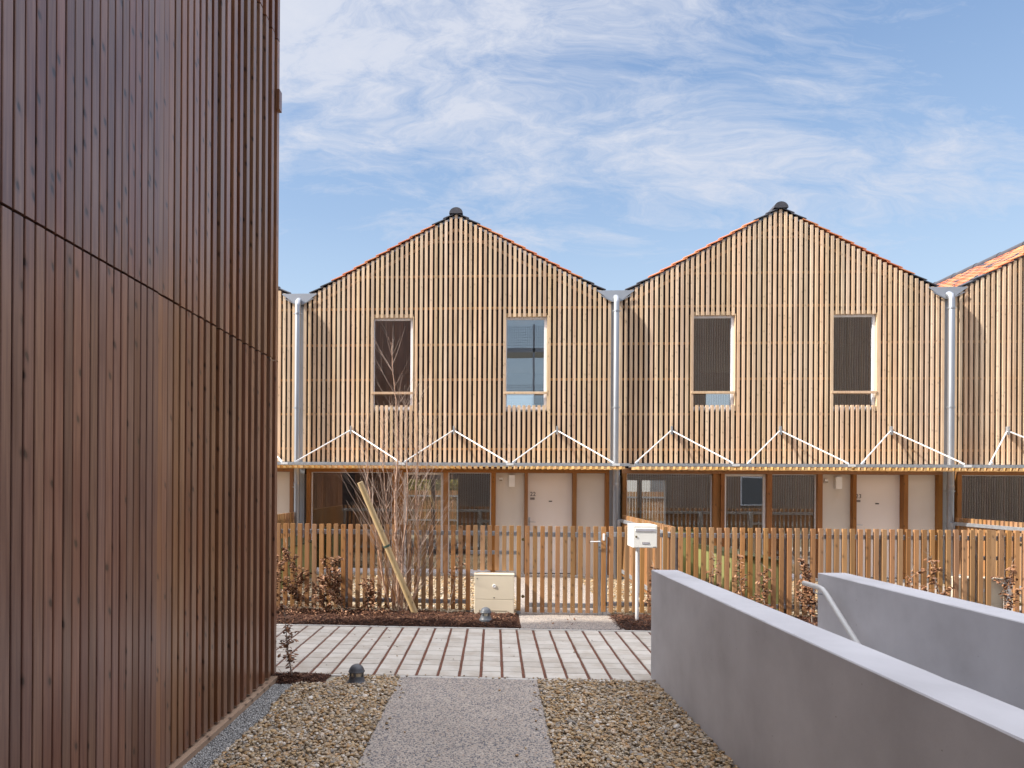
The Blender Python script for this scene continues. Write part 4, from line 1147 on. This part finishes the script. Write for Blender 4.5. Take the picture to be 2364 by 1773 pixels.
for lv in (1, 2, 3):
    for k in range(44): b.box(k*.11, k*.11+.012, 1.61, 1.62, lv*2.9, lv*2.9+1.1)
    for k in range(9): b.box(0, 4.8, 1.622, 1.632, lv*2.9+k*.13, lv*2.9+k*.13+.012)
b.build('mesh_panel', M['zinc'], sc_)
b = MB()
for k in range(40): b.box(3.3, 4.6, .2, .5, .2+k*.22, .25+k*.22)
b.build('treads', M['zinc'], sc_)

# ------------------------------------------------------------------ light, sky, camera
S = Vector((-.742, -.19, .643)).normalized()
el = math.asin(S.z); az = math.atan2(S.x, S.y)      # azimuth clockwise from +Y
sun = bpy.data.lights.new('sun', 'SUN'); sun.energy = 4.4; sun.angle = math.radians(1.8); sun.color = (1, .94, .85)
so = bpy.data.objects.new('sun', sun); C.objects.link(so); so.rotation_euler = S.to_track_quat('Z', 'Y').to_euler(); so.location = S*40

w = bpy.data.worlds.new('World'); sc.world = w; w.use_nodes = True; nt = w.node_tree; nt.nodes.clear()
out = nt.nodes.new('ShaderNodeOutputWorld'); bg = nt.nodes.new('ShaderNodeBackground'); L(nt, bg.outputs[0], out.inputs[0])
sky = nt.nodes.new('ShaderNodeTexSky'); sky.sky_type = 'NISHITA'; sky.sun_disc = False
sky.sun_elevation = el; sky.sun_rotation = az; sky.air_density = 1.0; sky.dust_density = .6; sky.ozone_density = 2.0
tc = nt.nodes.new('ShaderNodeTexCoord')
sep = nt.nodes.new('ShaderNodeSeparateXYZ'); L(nt, tc.outputs['Generated'], sep.inputs[0])
zc = math_(nt, 'ADD', math_(nt, 'MAXIMUM', sep.outputs[2], 0.0), .42)
px = math_(nt, 'DIVIDE', sep.outputs[0], zc); py = math_(nt, 'DIVIDE', sep.outputs[1], zc)
cmb = nt.nodes.new('ShaderNodeCombineXYZ'); L(nt, px, cmb.inputs[0]); L(nt, py, cmb.inputs[1])
mp = nt.nodes.new('ShaderNodeMapping'); mp.inputs['Rotation'].default_value = (0, 0, math.radians(17)); mp.inputs['Scale'].default_value = (1.3, 3.0, 1); mp.inputs['Location'].default_value = (2.3, 1.4, 0)
L(nt, cmb.outputs[0], mp.inputs[0])
wp = nt.nodes.new('ShaderNodeTexNoise'); wp.inputs['Scale'].default_value = 1.6; wp.inputs['Detail'].default_value = 4; L(nt, mp.outputs[0], wp.inputs['Vector'])
wv = N(nt, 'ShaderNodeVectorMath', operation='MULTIPLY_ADD'); L(nt, wp.outputs['Color'], wv.inputs[0]); wv.inputs[1].default_value = (.7, .7, 0); L(nt, mp.outputs[0], wv.inputs[2])
n1 = nt.nodes.new('ShaderNodeTexNoise'); n1.inputs['Scale'].default_value = 1.5; n1.inputs['Detail'].default_value = 12; n1.inputs['Roughness'].default_value = .66; L(nt, wv.outputs[0], n1.inputs['Vector']); n1.inputs['Lacunarity'].default_value = 2.3
n2 = nt.nodes.new('ShaderNodeTexNoise'); n2.inputs['Scale'].default_value = .8; n2.inputs['Detail'].default_value = 2; L(nt, cmb.outputs[0], n2.inputs['Vector'])
# more cirrus higher up and towards the left (-X), clear low on the right
band = math_(nt, 'ADD', math_(nt, 'MULTIPLY', sep.outputs[2], .46), math_(nt, 'MULTIPLY', sep.outputs[0], -.07))
cf = math_(nt, 'ADD', math_(nt, 'ADD', math_(nt, 'MULTIPLY_ADD', n1.outputs[0], .90, -.14), math_(nt, 'MULTIPLY', n2.outputs[0], .30)), band)
cl = ramp(nt, cf, [(.59, (0, 0, 0)), (.66, (.32, .32, .32)), (.76, (.9, .9, .9)), (.86, (1, 1, 1))])
hz = ramp(nt, sep.outputs[2], [(.0, (.95, .95, .95)), (.20, (.80, .80, .80)), (.36, (.35, .35, .35)), (.6, (0, 0, 0))])
base = mixc(nt, .40, sky.outputs[0], (1.15, 2.1, 4.0))
skyc = mixc(nt, hz, base, (3.2, 4.05, 4.9))
colr = mixc(nt, cl, skyc, (3.75, 3.95, 4.5))
# fill brightness added to the sky overhead, out of view, and round the sun
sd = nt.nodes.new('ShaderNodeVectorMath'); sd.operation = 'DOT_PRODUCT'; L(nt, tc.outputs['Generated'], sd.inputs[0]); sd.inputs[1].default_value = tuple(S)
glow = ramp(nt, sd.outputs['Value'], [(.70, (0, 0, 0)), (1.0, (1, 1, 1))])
zenith_fill = ramp(nt, sep.outputs[2], [(.60, (0, 0, 0)), (.74, (1, 1, 1))])
vf = math_(nt, 'MAXIMUM', zenith_fill, glow)
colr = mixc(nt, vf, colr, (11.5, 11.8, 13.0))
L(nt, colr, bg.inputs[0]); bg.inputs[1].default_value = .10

F = 1475./2212.; TH = math.radians(3.37); R = .006; H = 1.9
cam = bpy.data.cameras.new('camera'); cam.sensor_width = 36; cam.lens = 36*F; cam.clip_end = 600; cam.clip_start = .05
cam.shift_x = (1106-980)/2212.; cam.shift_y = (1046-829.5)/2212.
co = bpy.data.objects.new('camera', cam); C.objects.link(co)
co.matrix_world = Matrix.Translation((0, 0, H)) @ Matrix.Rotation(TH, 4, 'Z') @ Matrix.Rotation(PI/2, 4, 'X') @ Matrix.Rotation(R, 4, 'Z')
sc.camera = co
sc.view_settings.view_transform = 'Standard'; sc.view_settings.look = 'None'; sc.view_settings.gamma = 1; sc.view_settings.exposure = .95
sc.render.engine = 'CYCLES'
sc.cycles.max_bounces = 8; sc.cycles.transparent_max_bounces = 12
